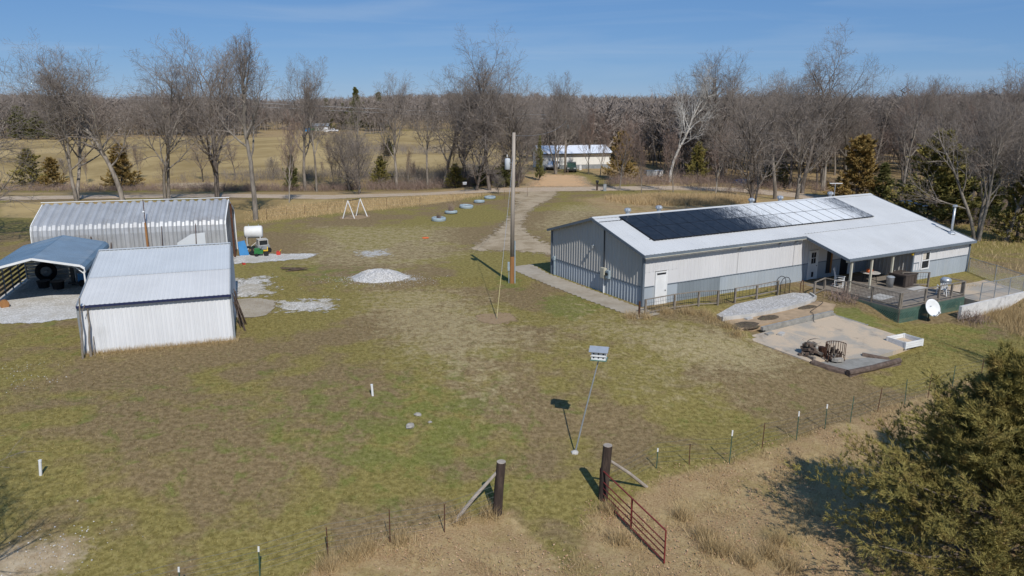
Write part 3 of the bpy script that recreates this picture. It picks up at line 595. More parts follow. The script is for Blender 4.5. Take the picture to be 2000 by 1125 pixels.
lattice('skirt_lattice', (13.45, -8.03), (20.15, -8.03), -1, -1, .15, deck); lattice('skirt_lattice', (13.38, -4.3), (13.38, -8.0), -1, -1, .15, deck)
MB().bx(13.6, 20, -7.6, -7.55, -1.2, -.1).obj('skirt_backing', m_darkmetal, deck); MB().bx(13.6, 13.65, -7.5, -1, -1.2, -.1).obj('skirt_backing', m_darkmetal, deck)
# things on the deck
def bthing(name, label, cat, a, b, z, rz=0, group=None):
    x, y = bl(a, b); return thing(name, label, cat, (x, y, z), YAW+rz, group)
r = bthing('rocking_chair', 'white slatted rocking chair beside the porch door', 'chair', 15.15, -2.35, 0, .5)
for s in (-.27, .27):
    MB().tube([(s, -.45, .06), (s, -.2, .025), (s, .15, .02), (s, .5, .09)], .02, 6).obj('rocker', m_white, r)
    MB().tube([(s, -.25, .03), (s, -.25, .66)], .022, 6).obj('leg', m_white, r); MB().tube([(s, .22, .03), (s, .3, .66)], .022, 6).obj('leg', m_white, r)
    MB().box((s, 0, .67), (.08, .62, .03)).obj('armrest', m_white, r)
MB().box((0, 0, .42), (.52, .5, .03)).obj('seat', m_white, r)
for k in range(6): MB().beam((-.22+k*.088, .24, .45), (-.22+k*.088, .42, 1.2), .06, .018, up=(0, 1, 0)).obj('back_slat', m_white, r)
MB().beam((-.27, .43, 1.2), (.27, .43, 1.2), .03, .09).obj('top_rail', m_white, r)
r = bthing('trash_can', 'galvanised steel trash can by the middle porch post', 'trash can', 18.05, -4.1, 0)
MB().lathe([(.22, 0), (.26, .66), (.275, .68)], 18).obj('body', m_galv, r, smooth=True); MB().lathe([(.285, .68), (.285, .71), (.2, .77), (.04, .8)], 18).obj('lid', m_galv, r)
r = bthing('patio_table', 'pale round patio table on the porch under orange pumpkins', 'table', 18.0, -2.6, 0)
MB().lathe([(.62, .7), (.66, .72), (.62, .74)], 20).obj('tabletop', m_concw, r)
for k in range(4): a = k*PI/2+.6; MB().tube([(.45*math.cos(a), .45*math.sin(a), 0), (.35*math.cos(a), .35*math.sin(a), .7)], .025, 6).obj('leg', m_darkmetal, r)
for k, (dx, dy, rr, lab) in enumerate(((-.22, -.05, .19, 'larger orange pumpkin on the left of the porch table'), (.2, .12, .16, 'smaller orange pumpkin on the right of the porch table'))):
    x, y = bl(18.0+dx, -2.6+dy); p = thing('pumpkin', lab, 'pumpkin', (x, y, .74), 0, 'pumpkins on the porch table')
    b = MB(); n = 20; pr = [(.3, 0), (.8, .12), (1, .4), (.85, .7), (.25, .8)]
    for q, z in pr:
        for j in range(n): a = 2*PI*j/n; f = rr*q*(1.04 if j % 2 else .95); b.v.append((f*math.cos(a), f*math.sin(a), z*rr*1.9))
    for i in range(len(pr)-1):
        for j in range(n): b.f.append((i*n+j, i*n+(j+1) % n, (i+1)*n+(j+1) % n, (i+1)*n+j)); b.m.append(0)
    b.f.append(tuple(range(len(pr)*n-n, len(pr)*n))); b.m.append(0); b.obj('flesh', m_orange, p); MB().tube([(0, 0, rr*1.45), (.01, 0, rr*2)], .02, 6).obj('stem', m_wood, p)
r = bthing('storage_box', 'large dark brown resin storage box on the deck', 'deck box', 19.35, -4.15, 0, .06)
MB().bx(-.7, .7, -.6, .6, .02, .78).obj('body', m_brownbox, r); MB().bx(-.74, .74, -.64, .64, .785, .86).obj('lid', m_brownbox, r); MB().bx(-.705, -.7, -.45, .45, .1, .68).obj('side_panel', m_black, r)
for k in range(4): MB().bx(-.66+.34*k, -.36+.34*k, -.615, -.602, .06, .74).obj('front_panel', m_brownbox, r)
r = bthing('kettle_grill', 'round grey kettle grill at the right end of the deck', 'grill', 19.55, -7.0, 0)
MB().lathe([(.1, .55), (.3, .68), (.34, .82)], 18).obj('bowl', m_galvd, r, smooth=True); MB().lathe([(.35, .82), (.32, .98), (.18, 1.08), (.03, 1.1)], 18).obj('lid', m_galv, r, smooth=True)
for k in range(3): a = k*2.1+.4; MB().tube([(.15*math.cos(a), .15*math.sin(a), .62), (.34*math.cos(a), .34*math.sin(a), 0)], .018, 6).obj('leg', m_galv, r)
r = bthing('plastic_chair', 'white plastic chair beside the kettle grill', 'chair', 18.9, -7.2, 0, 2.4)
MB().box((0, 0, .42), (.48, .46, .04)).obj('seat', m_white, r)
for sx in (-.2, .2):
    for sy in (-.2, .2): MB().beam((sx, sy, .4), (sx*1.2, sy*1.25, 0), .045).obj('leg', m_white, r)
    MB().box((sx*1.2, 0, .64), (.05, .45, .03)).obj('armrest', m_white, r); MB().beam((sx*1.2, -.2, .42), (sx*1.2, -.2, .64), .035).obj('arm_post', m_white, r)
for k in range(4): MB().beam((-.17+k*.113, .2, .44), (-.18+k*.12, .32, .86), .085, .02, up=(0, 1, 0)).obj('back_slat', m_white, r)
r = bthing('hanging_lamp', 'small yellow bug light under the porch eave beside the window wall', 'lamp', K2-.25, -EXT-.1, 1.85)
MB().lathe([(.07, 0), (.1, .1), (.08, .22)], 10).obj('shade', m_yellow, r); MB().tube([(0, 0, .22), (0, 0, .33)], .012, 5).obj('hanger', m_darkmetal, r)
r = bthing('deck_mat', 'pale grey mat lying on the deck boards', 'mat', 15.0, -5.6, .006, .1); MB().bx(-.8, .8, -.5, .5, 0, .012).obj('weave', m_concw, r)
r = bthing('deck_mat', 'pale square mat in front of the brown box', 'mat', 19.3, -5.4, .006, .1); MB().bx(-.8, .8, -.4, .4, 0, .012).obj('weave', m_concw, r)
# satellite dish
r = bthing('satellite_dish', 'large white satellite dish on a mast before the green lattice', 'satellite dish', 15.75, -8.45, lg(15.75, -8.45))
MB().tube([(0, 0, -.1), (0, 0, .75)], .04, 8).obj('mast', m_darkmetal, r)
b = MB(); n = 28; nr = 6; T = Matrix.Translation((0, -.12, .85)) @ Matrix.Rotation(-YAW*.4-.1, 4, 'Z') @ Matrix.Rotation(math.radians(90-28), 4, 'X')
for side in (0, 1):
    for i in range(nr+1):
        for j in range(n):
            a = 2*PI*j/n; q = i/nr; b.v.append(tuple(T @ Vector((.50*q*math.cos(a), .56*q*math.sin(a), .12*q*q-.015*side))))
    o_ = side*(nr+1)*n
    for i in range(nr):
        for j in range(n):
            f = (o_+i*n+j, o_+i*n+(j+1) % n, o_+(i+1)*n+(j+1) % n, o_+(i+1)*n+j); b.f.append(f if not side else f[::-1]); b.m.append(0)
for j in range(n): a0 = nr*n+j; a1 = nr*n+(j+1) % n; o_ = (nr+1)*n; b.f.append((a0, a1, a1+o_, a0+o_)); b.m.append(0)
b.obj('reflector', m_white, r, smooth=True)
MB().tube([tuple(T @ Vector((0, -.55, .1))), tuple(T @ Vector((0, -.42, .52)))], .02, 6).obj('feed_arm', m_galv, r); MB().box(tuple(T @ Vector((0, -.4, .54))), (.12, .1, .1)).obj('feed_horn', m_white, r)
MB().box(tuple(T @ Vector((-.02, .12, .014))), (.22, .01, .05), tilt=Matrix.Rotation(math.radians(-28), 3, 'X')).obj('emblem', m_galvd, r)

# ------------------------------------------------------------------ yard fence in front of the barn
yf = thing('yard_fence', 'low wood post and wire fence along the front of the barn', 'fence', (OB[0], OB[1], 0), YAW)
fp = [(-1.05, -1.6), (1.3, -1.45), (3.1, -1.6), (4.3, -2.0)]; fq = [(5.65, -2.1), (7.55, -2.1), (9.6, -1.95), (11.5, -2.9)]
rail(yf, fp, top=.95, zs=[lg(*q) for q in fp], bal=.14, low=.15); rail(yf, fq[:3], top=.95, zs=[lg(*q) for q in fq[:3]], bal=.3, low=.3)
MB().tube([(-1.62, -1.75, -.3), (-1.62, -1.75, .95)], .06, 8).obj('rusty_end_post', m_rust, yf)
g = bthing('yard_gate', 'black iron yard gate in the gap of the barn fence', 'gate', 4.38, -2.02, 0, 0)
b = MB(); 
for k in range(9): b.tube([(k*.145+.02, -.01*k, .08), (k*.145+.02, -.01*k, .95)], .012, 5)
b.obj('bars', m_black, g)
for z in (.1, .6, .9): MB().tube([(0, 0, z), (1.2, -.08, z)], .015, 5).obj('crossbar', m_black, g)
g = bthing('garden_arch', 'small dark metal arch gate at the deck end of the yard fence', 'garden arch', 10.0, -2.2, 0, .1)
for dy in (0, .35): MB().tube([(-.5, dy, -.1), (-.5, dy, .9), (-.3, dy, 1.12), (0, dy, 1.2), (.3, dy, 1.12), (.5, dy, .9), (.5, dy, -.1)], .022, 6).obj('hoop', m_black, g)
for k in range(7): MB().tube([(-.42+k*.14, .02, .05), (-.42+k*.14, .02, .95)], .01, 4).obj('bar', m_black, g)
g = bthing('bent_pipe', 'dark bent pipe standing at the deck rail corner', 'pipe', 11.1, -2.5, 0)
MB().tube([(0, 0, -.1), (0, 0, .7), (.05, 0, .85), (.15, 0, .9), (.25, 0, .85), (.3, 0, .1)], .03, 6).obj('pipe', m_rust, g)

# ------------------------------------------------------------------ patio, terraces and gravel bed
def slab(name, pts, top, m, depth=.5, label=None, cat=None, kind=None, drape=None, parent=None):
    b = MB(); n = len(pts); tops = [(x, y, (drape(x, y) if drape else top)) for x, y in pts]
    b.face(tops)
    for i in range(n): p, q = tops[i], tops[(i+1) % n]; b.face([(p[0], p[1], p[2]-depth), (q[0], q[1], q[2]-depth), q, p])
    o = b.obj(name, m, parent, (OB[0], OB[1], 0), (0, 0, YAW))
    return tag(o, label, cat, None, kind)
slab('patio', [(1.75, -7.4), (2.2, -6.75), (9.7, -6.35), (10.5, -11.35), (6.3, -11.6), (2.35, -10.6)], -.42, m_patio, .6, kind='structure', drape=lambda a, b: -.30-.088*(-6.4-b))
tz = -.08
slab('terrace', [(2.1, -6.1), (2.3, -4.55), (7.4, -4.7), (10.9, -4.05), (11.2, -5.2), (9.65, -6.12)], tz, m_terr, .6, kind='structure')
slab('gravel_bed', [(2.6, -3.7), (5.3, -2.5), (7.7, -2.3), (10.8, -2.2), (11.5, -2.8), (10.8, -3.95), (7.4, -4.55), (4.2, -4.6), (2.4, -4.3)], .06, m_gravbed, .5, kind='structure')
cb = thing('stone_curb', 'pale curved curb along the front of the white gravel bed', 'curb', (OB[0], OB[1], 0), YAW)
cp = [(2.35, -4.42), (4.2, -4.72), (6.0, -4.72), (7.5, -4.65), (9.2, -4.4), (10.4, -4.12), (11.1, -3.75), (11.6, -2.9)]
for p, q in zip(cp[:-1], cp[1:]): MB().beam((*p, -.02), (*q, -.02), .12, .34).obj('curb_stone', m_concw, cb)
rw = thing('retaining_wall', 'low concrete block retaining wall along the back of the patio', 'wall', (OB[0], OB[1], 0), YAW)
x = 3.6; k = 0
p0, p1 = Vector((3.5, -6.62)), Vector((9.72, -6.25)); Lr = (p1-p0).length; dr = (p1-p0)/Lr; ang = math.atan2(dr.y, dr.x)
blk = MB().bx(0, .392, 0, .19, 0, .19).mesh('block', m_block)
for row in range(2):
    u = -.2*row
    while u < Lr-.2: q = p0+dr*(u+.2*row*0); link('block', blk, rw, (q.x, q.y, -.44+row*.196+random.uniform(-.004, .004)), (0, 0, ang)); u += .4
sw_ = thing('stone_edging', 'row of small grey stone blocks edging the grass beside the deck', 'edging', (OB[0], OB[1], 0), YAW)
p0, p1 = Vector((9.75, -6.3)), Vector((10.12, -8.4)); Lr = (p1-p0).length; dr = (p1-p0)/Lr; ang = math.atan2(dr.y, dr.x)
for k in range(10):
    q = p0+dr*(k*.215); b = MB().box((0, 0, 0), (.2, .2, .24)); link('block', b.mesh('block', m_block), sw_, (q.x, q.y, -.42-.016*k), (0, 0, ang+random.uniform(-.08, .08)))
for k, (a, b, rz, lab) in enumerate(((3.35, -7.05, .05, 'grey concrete block lying next to the left end of the retaining wall'), (3.95, -7.35, .35, 'pale concrete block lying loose on the patio'), (3.9, -4.95, .1, 'flat pale paving block on the terrace by the curb'))):
    r = bthing('concrete_block', lab, 'block', a, b, (-.43 if k < 2 else tz), rz); MB().bx(-.25, .25, -.13, .13, 0, .16 if k < 2 else .08).obj('body', m_block if k == 0 else m_concw, r)
def mulch(a, b, ra, rb, z, name, label):
    bm = MB(); n = 18; prof = [(1.0, -.03), (.85, .05), (.5, .09), (.05, .1)]
    for q, h in prof:
        for j in range(n): t_ = 2*PI*j/n; f = q*random.uniform(.93, 1.07); bm.v.append((ra*f*math.cos(t_), rb*f*math.sin(t_), h+random.uniform(-.02, .02)))
    for i in range(len(prof)-1):
        for j in range(n): bm.f.append((i*n+j, i*n+(j+1) % n, (i+1)*n+(j+1) % n, (i+1)*n+j)); bm.m.append(0)
    bm.f.append(tuple(range(3*n, 4*n))); bm.m.append(0)
    x, y = bl(a, b); o = bm.obj(name, m_mulch, None, (x, y, z), (0, 0, YAW)); tag(o, label, 'flower bed')
m_mulch = mat('dark_mulch', (.10, .075, .05), .95, var=.4, scale=9, dirt=(.10, .11, .04), dirt_amt=.7, bump=.6)
mulch(5.1, -5.35, .85, .42, tz, 'mulch_bed', 'dark oval mulch bed in the middle of the terrace'); mulch(2.9, -5.7, 1.0, .6, tz-.05, 'mulch_bed', 'grey green mulch bed at the left end of the terrace'); mulch(9.0, -4.85, .85, .32, tz, 'mulch_bed', 'small green planted bed at the right end of the terrace')
hp = [(9.9, -4.4, .02), (10.6, -4.7, 0), (9.2, -5.3, -.05), (8.3, -5.7, -.05), (8.0, -6.1, -.03), (7.7, -6.4, -.1), (7.5, -6.6, -.32), (7.2, -7.2, -.42), (6.3, -8.0, -.48), (5.2, -8.5, -.52), (4.6, -8.3, -.5), (4.4, -8.7, -.54), (4.9, -9.1, -.57), (5.5, -8.8, -.55), (5.2, -8.55, -.5), (4.5, -8.7, -.5), (4.6, -9.3, -.58), (4.4, -9.8, -.62)]
r = thing('garden_hose', 'dark garden hose looped across the patio', 'hose', (OB[0], OB[1], 0), YAW)
def spline(pts, k=6):
    out = []; pts = [Vector(p) for p in pts]
    for i in range(len(pts)-1):
        a, b, c, d = pts[max(i-1, 0)], pts[i], pts[i+1], pts[min(i+2, len(pts)-1)]
        for j in range(k): t_ = j/k; out.append(.5*((2*b)+(c-a)*t_+(2*a-5*b+4*c-d)*t_*t_+(3*b-a-3*c+d)*t_**3))
    return out+[pts[-1]]
MB().tube([p+Vector((0, 0, .02)) for p in spline(hp)], .018, 6).obj('tubing', m_darkmetal, r)
# white raised bed
r = bthing('raised_bed', 'empty white louvred raised garden bed at the patio corner', 'raised bed', 9.55, -11.0, -.8, -.05)
for k in range(3):
    z = .03+k*.125
    for (x0, x1, y0, y1) in ((-.72, .72, -.6, -.565), (-.72, .72, .565, .6), (-.72, -.685, -.56, .56), (.685, .72, -.56, .56)): MB().bx(x0, x1, y0, y1, z, z+.11).obj('slat', m_white, r)
for sx in (-.68, .68):
    for sy in (-.56, .56): MB().bx(sx-.05, sx+.05, sy-.045, sy+.045, 0, .4).obj('corner_post', m_white, r)
MB().bx(-.66, .66, -.53, .53, 0, .06).obj('soil', m_mulch, r)
# log border, fire cage and firewood
r = thing('log_border', 'box of weathered logs around the gravel fire pit', 'log border', (OB[0], OB[1], 0), YAW)
MB().tube([(2.4, -10.75, -.72), (2.6, -11.5, -.8), (2.95, -12.4, -.86)], [.19, .2, .19], 10, jit=.05).obj('log', m_log, r); MB().tube([(5.7, -11.2, -.72), (6.5, -12.2, -.84)], .15, 10, jit=.05).obj('log', m_log, r)
MB().tube([(2.75, -12.6, -.72), (4.6, -12.7, -.73), (6.75, -12.6, -.76)], .15, 10, jit=.05).obj('log', m_log, r); MB().tube([(2.75, -12.62, -.95), (6.7, -12.65, -.98)], .13, 10, jit=.05).obj('log', m_log, r)
slab('fire_pit_gravel', [(2.5, -10.7), (5.8, -11.1), (6.6, -12.5), (2.9, -12.4)], -.76, m_block, .4, kind='structure')
r = bthing('fire_cage', 'rusty curved iron fire cage standing on the pit gravel', 'fire cage', 3.75, -11.05, -.76)
for k in range(16):
    a = -.5+k*.24; MB().tube([(.5*math.cos(a), .5*math.sin(a), 0), (.5*math.cos(a), .5*math.sin(a), .95)], .018, 5).obj('bar', m_rust, r)
for z in (.05, .3, .93): MB().tube([(.5*math.cos(-.5+k*.24), .5*math.sin(-.5+k*.24), z) for k in range(16)], .02, 5, cap=True).obj('ring', m_rust, r)
for k in range(9): MB().box((random.uniform(-.25, .25), random.uniform(-.25, .25), .1+random.uniform(0, .12)), (.3, .22, .16), random.uniform(0, 3)).obj('ring_stone', m_log if k % 2 else m_stone, r)
for k in range(14): q = (random.uniform(-.3, .3), random.uniform(-.25, .3)); MB().tube([(q[0], q[1], .05), (q[0]+random.uniform(-.2, .2), q[1]+random.uniform(-.2, .2), random.uniform(.35, .8))], random.uniform(.03, .06), 6, jit=.1).obj('charred_log', m_postdark if k % 3 else m_wood, r)
wp_ = thing('firewood_pile', 'small jumbled pile of split firewood and stone behind the fire cage', 'firewood', bl(3.1, -10.0)+(-.66,), YAW)
for k in range(34):
    a = random.uniform(0, 3.1); z = .08+.018*k; q = (random.uniform(-.55, .55)*(1-k/44), random.uniform(-.42, .42)*(1-k/44), z)
    MB().box(q, (random.uniform(.35, .6), .15, .12), a, tilt=Matrix.Rotation(random.uniform(-.3, .3), 3, 'Y')).obj('log', m_log if k % 3 else m_wood, wp_)
r = bthing('rusty_drum', 'small rusty steel drum beside the firewood pile', 'drum', 3.55, -10.35, -.68); MB().lathe([(.17, 0), (.17, .5), (.18, .52)], 12).obj('shell', m_rust, r)
# block wall and chain link dog run at the right end
cw = thing('painted_wall', 'peeling white painted concrete wall under the chain link run', 'wall', (OB[0], OB[1], 0), YAW)
m_peel = mat('peeling_white_paint', (.62, .60, .56), .9, var=.15, scale=3, dirt=(.26, .24, .22), dirt_amt=.8, bump=.3)
p0, p1 = Vector((17.9, -9.1)), Vector((25.6, -8.95))
for k in range(7): a = p0.lerp(p1, k/7); b = p0.lerp(p1, (k+1)/7); MB().beam((*a, -.62), (*b, -.62), .18, .9).obj('wall_segment', m_peel, cw)
slab('run_floor', [(20.3, -8.9), (25.6, -8.85), (27.8, -3.7), (20.6, -3.7)], -.2, m_patio, .5, kind='structure')
ch = thing('chain_link_fence', 'grey chain link fence around the slab at the right end of the barn', 'fence', (OB[0], OB[1], 0), YAW)
cpts = [(20.5, -8.8), (22.0, -8.85), (23.7, -8.85), (25.4, -8.85), (26.9, -6.2), (28.0, -3.7)]
t = NT('chain_link'); gn = t.t.nodes.new('ShaderNodeTexWave'); t.fin((.33, .35, .36), .5, .4, .4); t.set(t.b.inputs['Alpha'], 1.0); m_chain = t.mat
for i, p in enumerate(cpts):
    MB().tube([(*p, -.3), (*p, 1.0)], .03, 8).obj('post', m_galvd, ch)
    if i < len(cpts)-1:
        q = cpts[i+1]; MB().tube([(*p, .97), (*q, .97)], .022, 6).obj('top_rail', m_galvd, ch)
        b = MB(); L = math.hypot(q[0]-p[0], q[1]-p[1]); n = int(L/.13)
        for sg in (1, -1):
            for k in range(-9, n+9):
                f0, f1 = k/n, (k+sg*9)/n; z0, z1 = -.2, .97
                lo, hi = (f0, f1) if f0 < f1 else (f1, f0); 
                def clip(f): return max(0, min(1, f))
                a0, a1 = clip(f0), clip(f1)
                if abs(a1-a0) < 1e-4: continue
                za = z0+(z1-z0)*(a0-f0)/(f1-f0); zb = z0+(z1-z0)*(a1-f0)/(f1-f0)
                b.tube([(p[0]+(q[0]-p[0])*a0, p[1]+(q[1]-p[1])*a0, za), (p[0]+(q[0]-p[0])*a1, p[1]+(q[1]-p[1])*a1, zb)], .0035, 3, cap=False)
        b.obj('mesh', m_chain, ch)

# ------------------------------------------------------------------ white shed
SY = .339; sx0, sy0 = -21.27, 34.86
shed = thing('white_shed', 'white ribbed metal shed with a long sloping roof and navy eave', 'shed', (sx0, sy0, gzf(sx0, sy0)), SY)
SW, SE, SS = 6.98, 2.5, .2
def panels(root, name, me_fn, n, wd, x0, loc, rot):
    me = me_fn
    for i in range(n): link(name, me, root, (x0+i*wd*math.cos(rot[2]), loc[1]+i*wd*math.sin(rot[2]), loc[2]), rot)
n = 8; wd = SW/n
me = ribs(wd-.003, -.4, SE, SE, m_shedlow, 'wall_panel', 4, .025)
for i in range(n): link('wall_panel', me, shed, (i*wd, 0, 0))
ang = math.atan(SS)
L1 = 3.35/math.cos(ang); me = ribs(wd-.003, 0, L1, L1, m_shed, 'roof_sheet', 4, .02)
for i in range(n): link('roof_sheet', me, shed, (i*wd, -.15, SE+.02), (-(PI/2-ang), 0, 0))
z1 = SE+.02+3.2*SS; L2 = 3.95/math.cos(ang); me = ribs(wd-.003, 0, L2, L2, m_shedup, 'roof_sheet', 4, .02)
for i in range(n): link('roof_sheet', me, shed, (i*wd, 3.15, z1+.04), (-(PI/2-ang), 0, 0))
zR = z1+.04+3.95*SS; L3 = 3.9/math.cos(ang); me = ribs(wd-.003, 0, L3, L3, m_shedup, 'roof_sheet', 4, .02)
for i in range(n): link('roof_sheet', me, shed, ((i+1)*wd, 11.0, zR-3.9*SS), (-(PI/2-ang), 0, PI))
MB().beam((-.03, 7.0, zR+.02), (SW+.03, 7.0, zR+.02), .25, .02).beam((-.02, 7.2, zR), (SW+.02, 7.2, zR), .25, .02, up=(0, .2, 1)).obj('ridge_cap', m_shedup, shed)
MB().beam((-.06, -.18, SE-.03), (SW+.06, -.18, SE-.03), .06, .11).obj('eave_trim', m_navy, shed)
for x in (-.03, SW+.03):
    MB().beam((x, -.15, SE-.02), (x, 3.1, SE+3.25*SS-.02), .07, .16).obj('rake_trim', m_galvd, shed); MB().beam((x, 3.2, z1), (x, 7.1, zR-.05), .07, .14).obj('rake_trim', m_galvd, shed); MB().beam((x, 7.15, zR-.06), (x, 11.0, zR-3.9*SS-.06), .07, .14).obj('rake_trim', m_galvd, shed)
    MB().bx(x-.06, x+.06, -.05, .08, -.4, SE-.02).obj('corner_trim', m_galvd, shed)
for side, x in ((0, 0), (1, SW)):
    k = 0; y = 0
    while y < 10.8:
        wdp = min(.9, 10.9-y); tp = lambda q: (SE+q*SS-.06 if q < 7.1 else zR-(q-7.1)*SS-.06)
        me = ribs(wdp-.003, -.4, *((tp(y+wdp), tp(y)) if side == 0 else (tp(y), tp(y+wdp))), m_shedlow, 'wall_panel', 4, .025)
        if side == 0: link('wall_panel', me, shed, (x, y+wdp, 0), (0, 0, -PI/2))
        else: link('wall_panel', me, shed, (x, y, 0), (0, 0, PI/2))
        y += wdp
me = ribs(wd-.003, -.4, 3.3, 3.3, m_shedlow, 'wall_panel', 4, .025)
for i in range(n): link('wall_panel', me, shed, ((i+1)*wd, 10.9, 0), (0, 0, PI))
def S_(a, b, z=0):
    c, s = math.cos(SY), math.sin(SY); x, y = sx0+a*c-b*s, sy0+a*s+b*c; return Vector((x, y, gzf(x, y)+z))
def stick(name, label, a, b, r, mt=None, cat='pole', group=None, wob=.03):
    a, b = Vector(a), Vector(b); o = thing(name, label, cat, a, 0, group); n = 6
    pts = [(b-a)*(k/n)+Vector((random.uniform(-wob, wob), random.uniform(-wob, wob), 0))*(1 if 0 < k < n else 0) for k in range(n+1)]
    MB().tube(pts, [r*(1-.35*k/n) for k in range(n+1)], 7, jit=.08).obj('shaft', mt or m_wood, o); return o
o = stick('leaning_pole', 'taller bare wooden pole leaning on the left corner of the white shed', S_(.05, -.75, -.1), S_(.18, -.3, 2.95), .055)
MB().tube([(.1, .3, 2.4), (.25, .35, 2.75)], .02, 5).obj('stub', m_wood, o)
stick('leaning_pole', 'shorter grey wooden pole standing next to the taller leaning pole', S_(.35, -.5, -.1), S_(.42, -.1, 2.35), .06)
stick('fallen_stick', 'thin stick leaning low against the front of the white shed', S_(.52, -.45, -.05), S_(.5, -.05, .9), .03)
bb = thing('brush_bundle', 'bundle of dark sticks stacked against the right wall of the white shed', 'sticks', S_(7.25, 2.4), SY)
for k in range(16): MB().tube([(random.uniform(-.05, .45), random.uniform(-1.2, 1.2), 0), (random.uniform(-.2, -.05), random.uniform(-1, 1), random.uniform(1.4, 2.2))], random.uniform(.015, .03), 5).obj('stick', m_log, bb)

# ------------------------------------------------------------------ carport
CL = (-29.2, 44.0); CY = .34; CWd = 5.3; CLn = 9.0
cp_ = thing('carport', 'open metal carport with blue grey roof and white trimmed gable', 'carport', (*CL, gzf(*CL)), CY)
prof = [(-CWd/2-.12, 2.0), (-CWd/2-.1, 2.25), (-CWd/2+.1, 2.42), (0, 3.02), (CWd/2-.1, 2.42), (CWd/2+.1, 2.25), (CWd/2+.12, 2.0)]
pw = .8; n = int(CLn/pw)
b = MB()
yp = [0]
for k in range(3): c = pw*(k+.5)/3; yp += [c-.06, c-.025, c+.025, c+.06]
yp.append(pw-.004); hp_ = [0]+[0, .045, .045, 0]*3+[0]
for i in range(len(prof)-1):
    (xa, za), (xb, zb) = prof[i], prof[i+1]; nn = Vector((-(zb-za), 0, xb-xa)).normalized()
    for j in range(len(yp)-1):
        q = [Vector((xa, yp[j], za))+nn*hp_[j], Vector((xb, yp[j], zb))+nn*hp_[j], Vector((xb, yp[j+1], zb))+nn*hp_[j+1], Vector((xa, yp[j+1], za))+nn*hp_[j+1]]; b.face(q)
me = b.mesh('roof_sheet', m_bluegrey)
for k in range(n): link('roof_sheet', me, cp_, (0, k*pw-.2, 0))
tr = MB()
for i in range(len(prof)-1): tr.beam((prof[i][0], -.23, prof[i][1]-.02), (prof[i+1][0], -.23, prof[i+1][1]-.02), .05, .13)
tr.obj('gable_trim', m_white, cp_)
for k in range(6):
    y = k*1.7+.05
    for s in (-1, 1):
        MB().bx(s*CWd/2-.04, s*CWd/2+.04, y-.04, y+.04, -.2, 2.1).obj('post', m_white if k == 0 else m_galvd, cp_)
        MB().beam((s*CWd/2, y, 2.15), (0, y, 2.92), .05).obj('rafter', m_galvd, cp_)
        if k == 0: MB().beam((s*CWd/2, y, 1.85), (s*(CWd/2-.65), y, 2.5), .05).obj('brace', m_white, cp_)
for k in range(6): MB().bx(-CWd/2-.02, -CWd/2+.02, .3, 8.3, .25+k*.3, .41+k*.3).obj('side_board', m_wood, cp_)
for k in range(9): MB().bx(-CWd/2, CWd/2, 8.62, 8.65, .02+k*.24, .24+k*.24).obj('back_board', m_concw, cp_)
for k in range(7): MB().bx(CWd/2+.03, CWd/2+.06, .9, 8.5, .02+k*.24, .24+k*.24).obj('side_board', m_concw, cp_)
def C_(a, b, z=0):
    c, s = math.cos(CY), math.sin(CY); x, y = CL[0]+a*c-b*s, CL[1]+a*s+b*c; return Vector((x, y, gzf(x, y)+z))
sheet('carport_gravel', [C_(*q).to_2d() for q in ((-2.8, 9.6), (2.6, 9.6), (2.7, -.2), (2.9, -3.6), (1.2, -4.2), (-1.2, -3.6), (-2.4, -1.9), (-3.2, -1.2))], m_grav, .25, .9, .02)
def wheel(name, label, loc, R_, wdt, rz, tilt, rim=True, group=None, mt=None):
    o = thing(name, label, 'tyre', loc, rz, group); T = Matrix.Rotation(tilt, 4, 'X'); b = MB(); n = 24
    pr = [(R_*.56, -wdt*.42), (R_*.8, -wdt*.5), (R_*.97, -wdt*.42), (R_, -wdt*.2), (R_, wdt*.2), (R_*.97, wdt*.42), (R_*.8, wdt*.5), (R_*.56, wdt*.42)]
    for r, z in pr:
        for j in range(n): a = 2*PI*j/n; b.v.append(tuple(T @ Vector((r*math.cos(a), r*math.sin(a), z))))
    k = len(pr)
    for i in range(k):
        for j in range(n): b.f.append((i*n+j, i*n+(j+1) % n, ((i+1) % k)*n+(j+1) % n, ((i+1) % k)*n+j)); b.m.append(0)
    b.obj('tread', mt or m_rubber, o, smooth=True)
    if rim:
        b = MB(); b.lathe([(R_*.55, -wdt*.2), (R_*.5, -wdt*.05), (R_*.2, .0), (R_*.15, wdt*.15), (.02, wdt*.16)], 18); b.v = [tuple(T @ Vector(v)) for v in b.v]; b.obj('rim', m_galvd, o)
    return o
wheel('tractor_tyre', 'big dark tractor tyre standing at the back of the carport', C_(-1.2, 7.6, .68), .68, .4, CY+.25, PI/2)
r = thing('log_splitter', 'upright log splitter with engine standing inside the carport', 'machine', C_(.9, 5.2), CY)
MB().bx(-.1, .1, -.1, .1, .1, 2.0).obj('beam', m_darkmetal, r); MB().tube([(.2, 0, .3), (.2, 0, 1.5)], .06, 8).obj('cylinder', m_galv, r); MB().bx(.35, .9, -.3, .3, .35, .9).obj('engine', m_blue, r); MB().bx(-.3, 1.0, -.25, .25, .2, .3).obj('frame', m_darkmetal, r)
for s in (-1, 1): b = MB(); b.lathe([(.2, -.07), (.24, 0), (.2, .07)], 14); b.v = [(x+.6, z+s*.4, y+.24) for x, y, z in b.v]; b.obj('wheel', m_rubber, r)
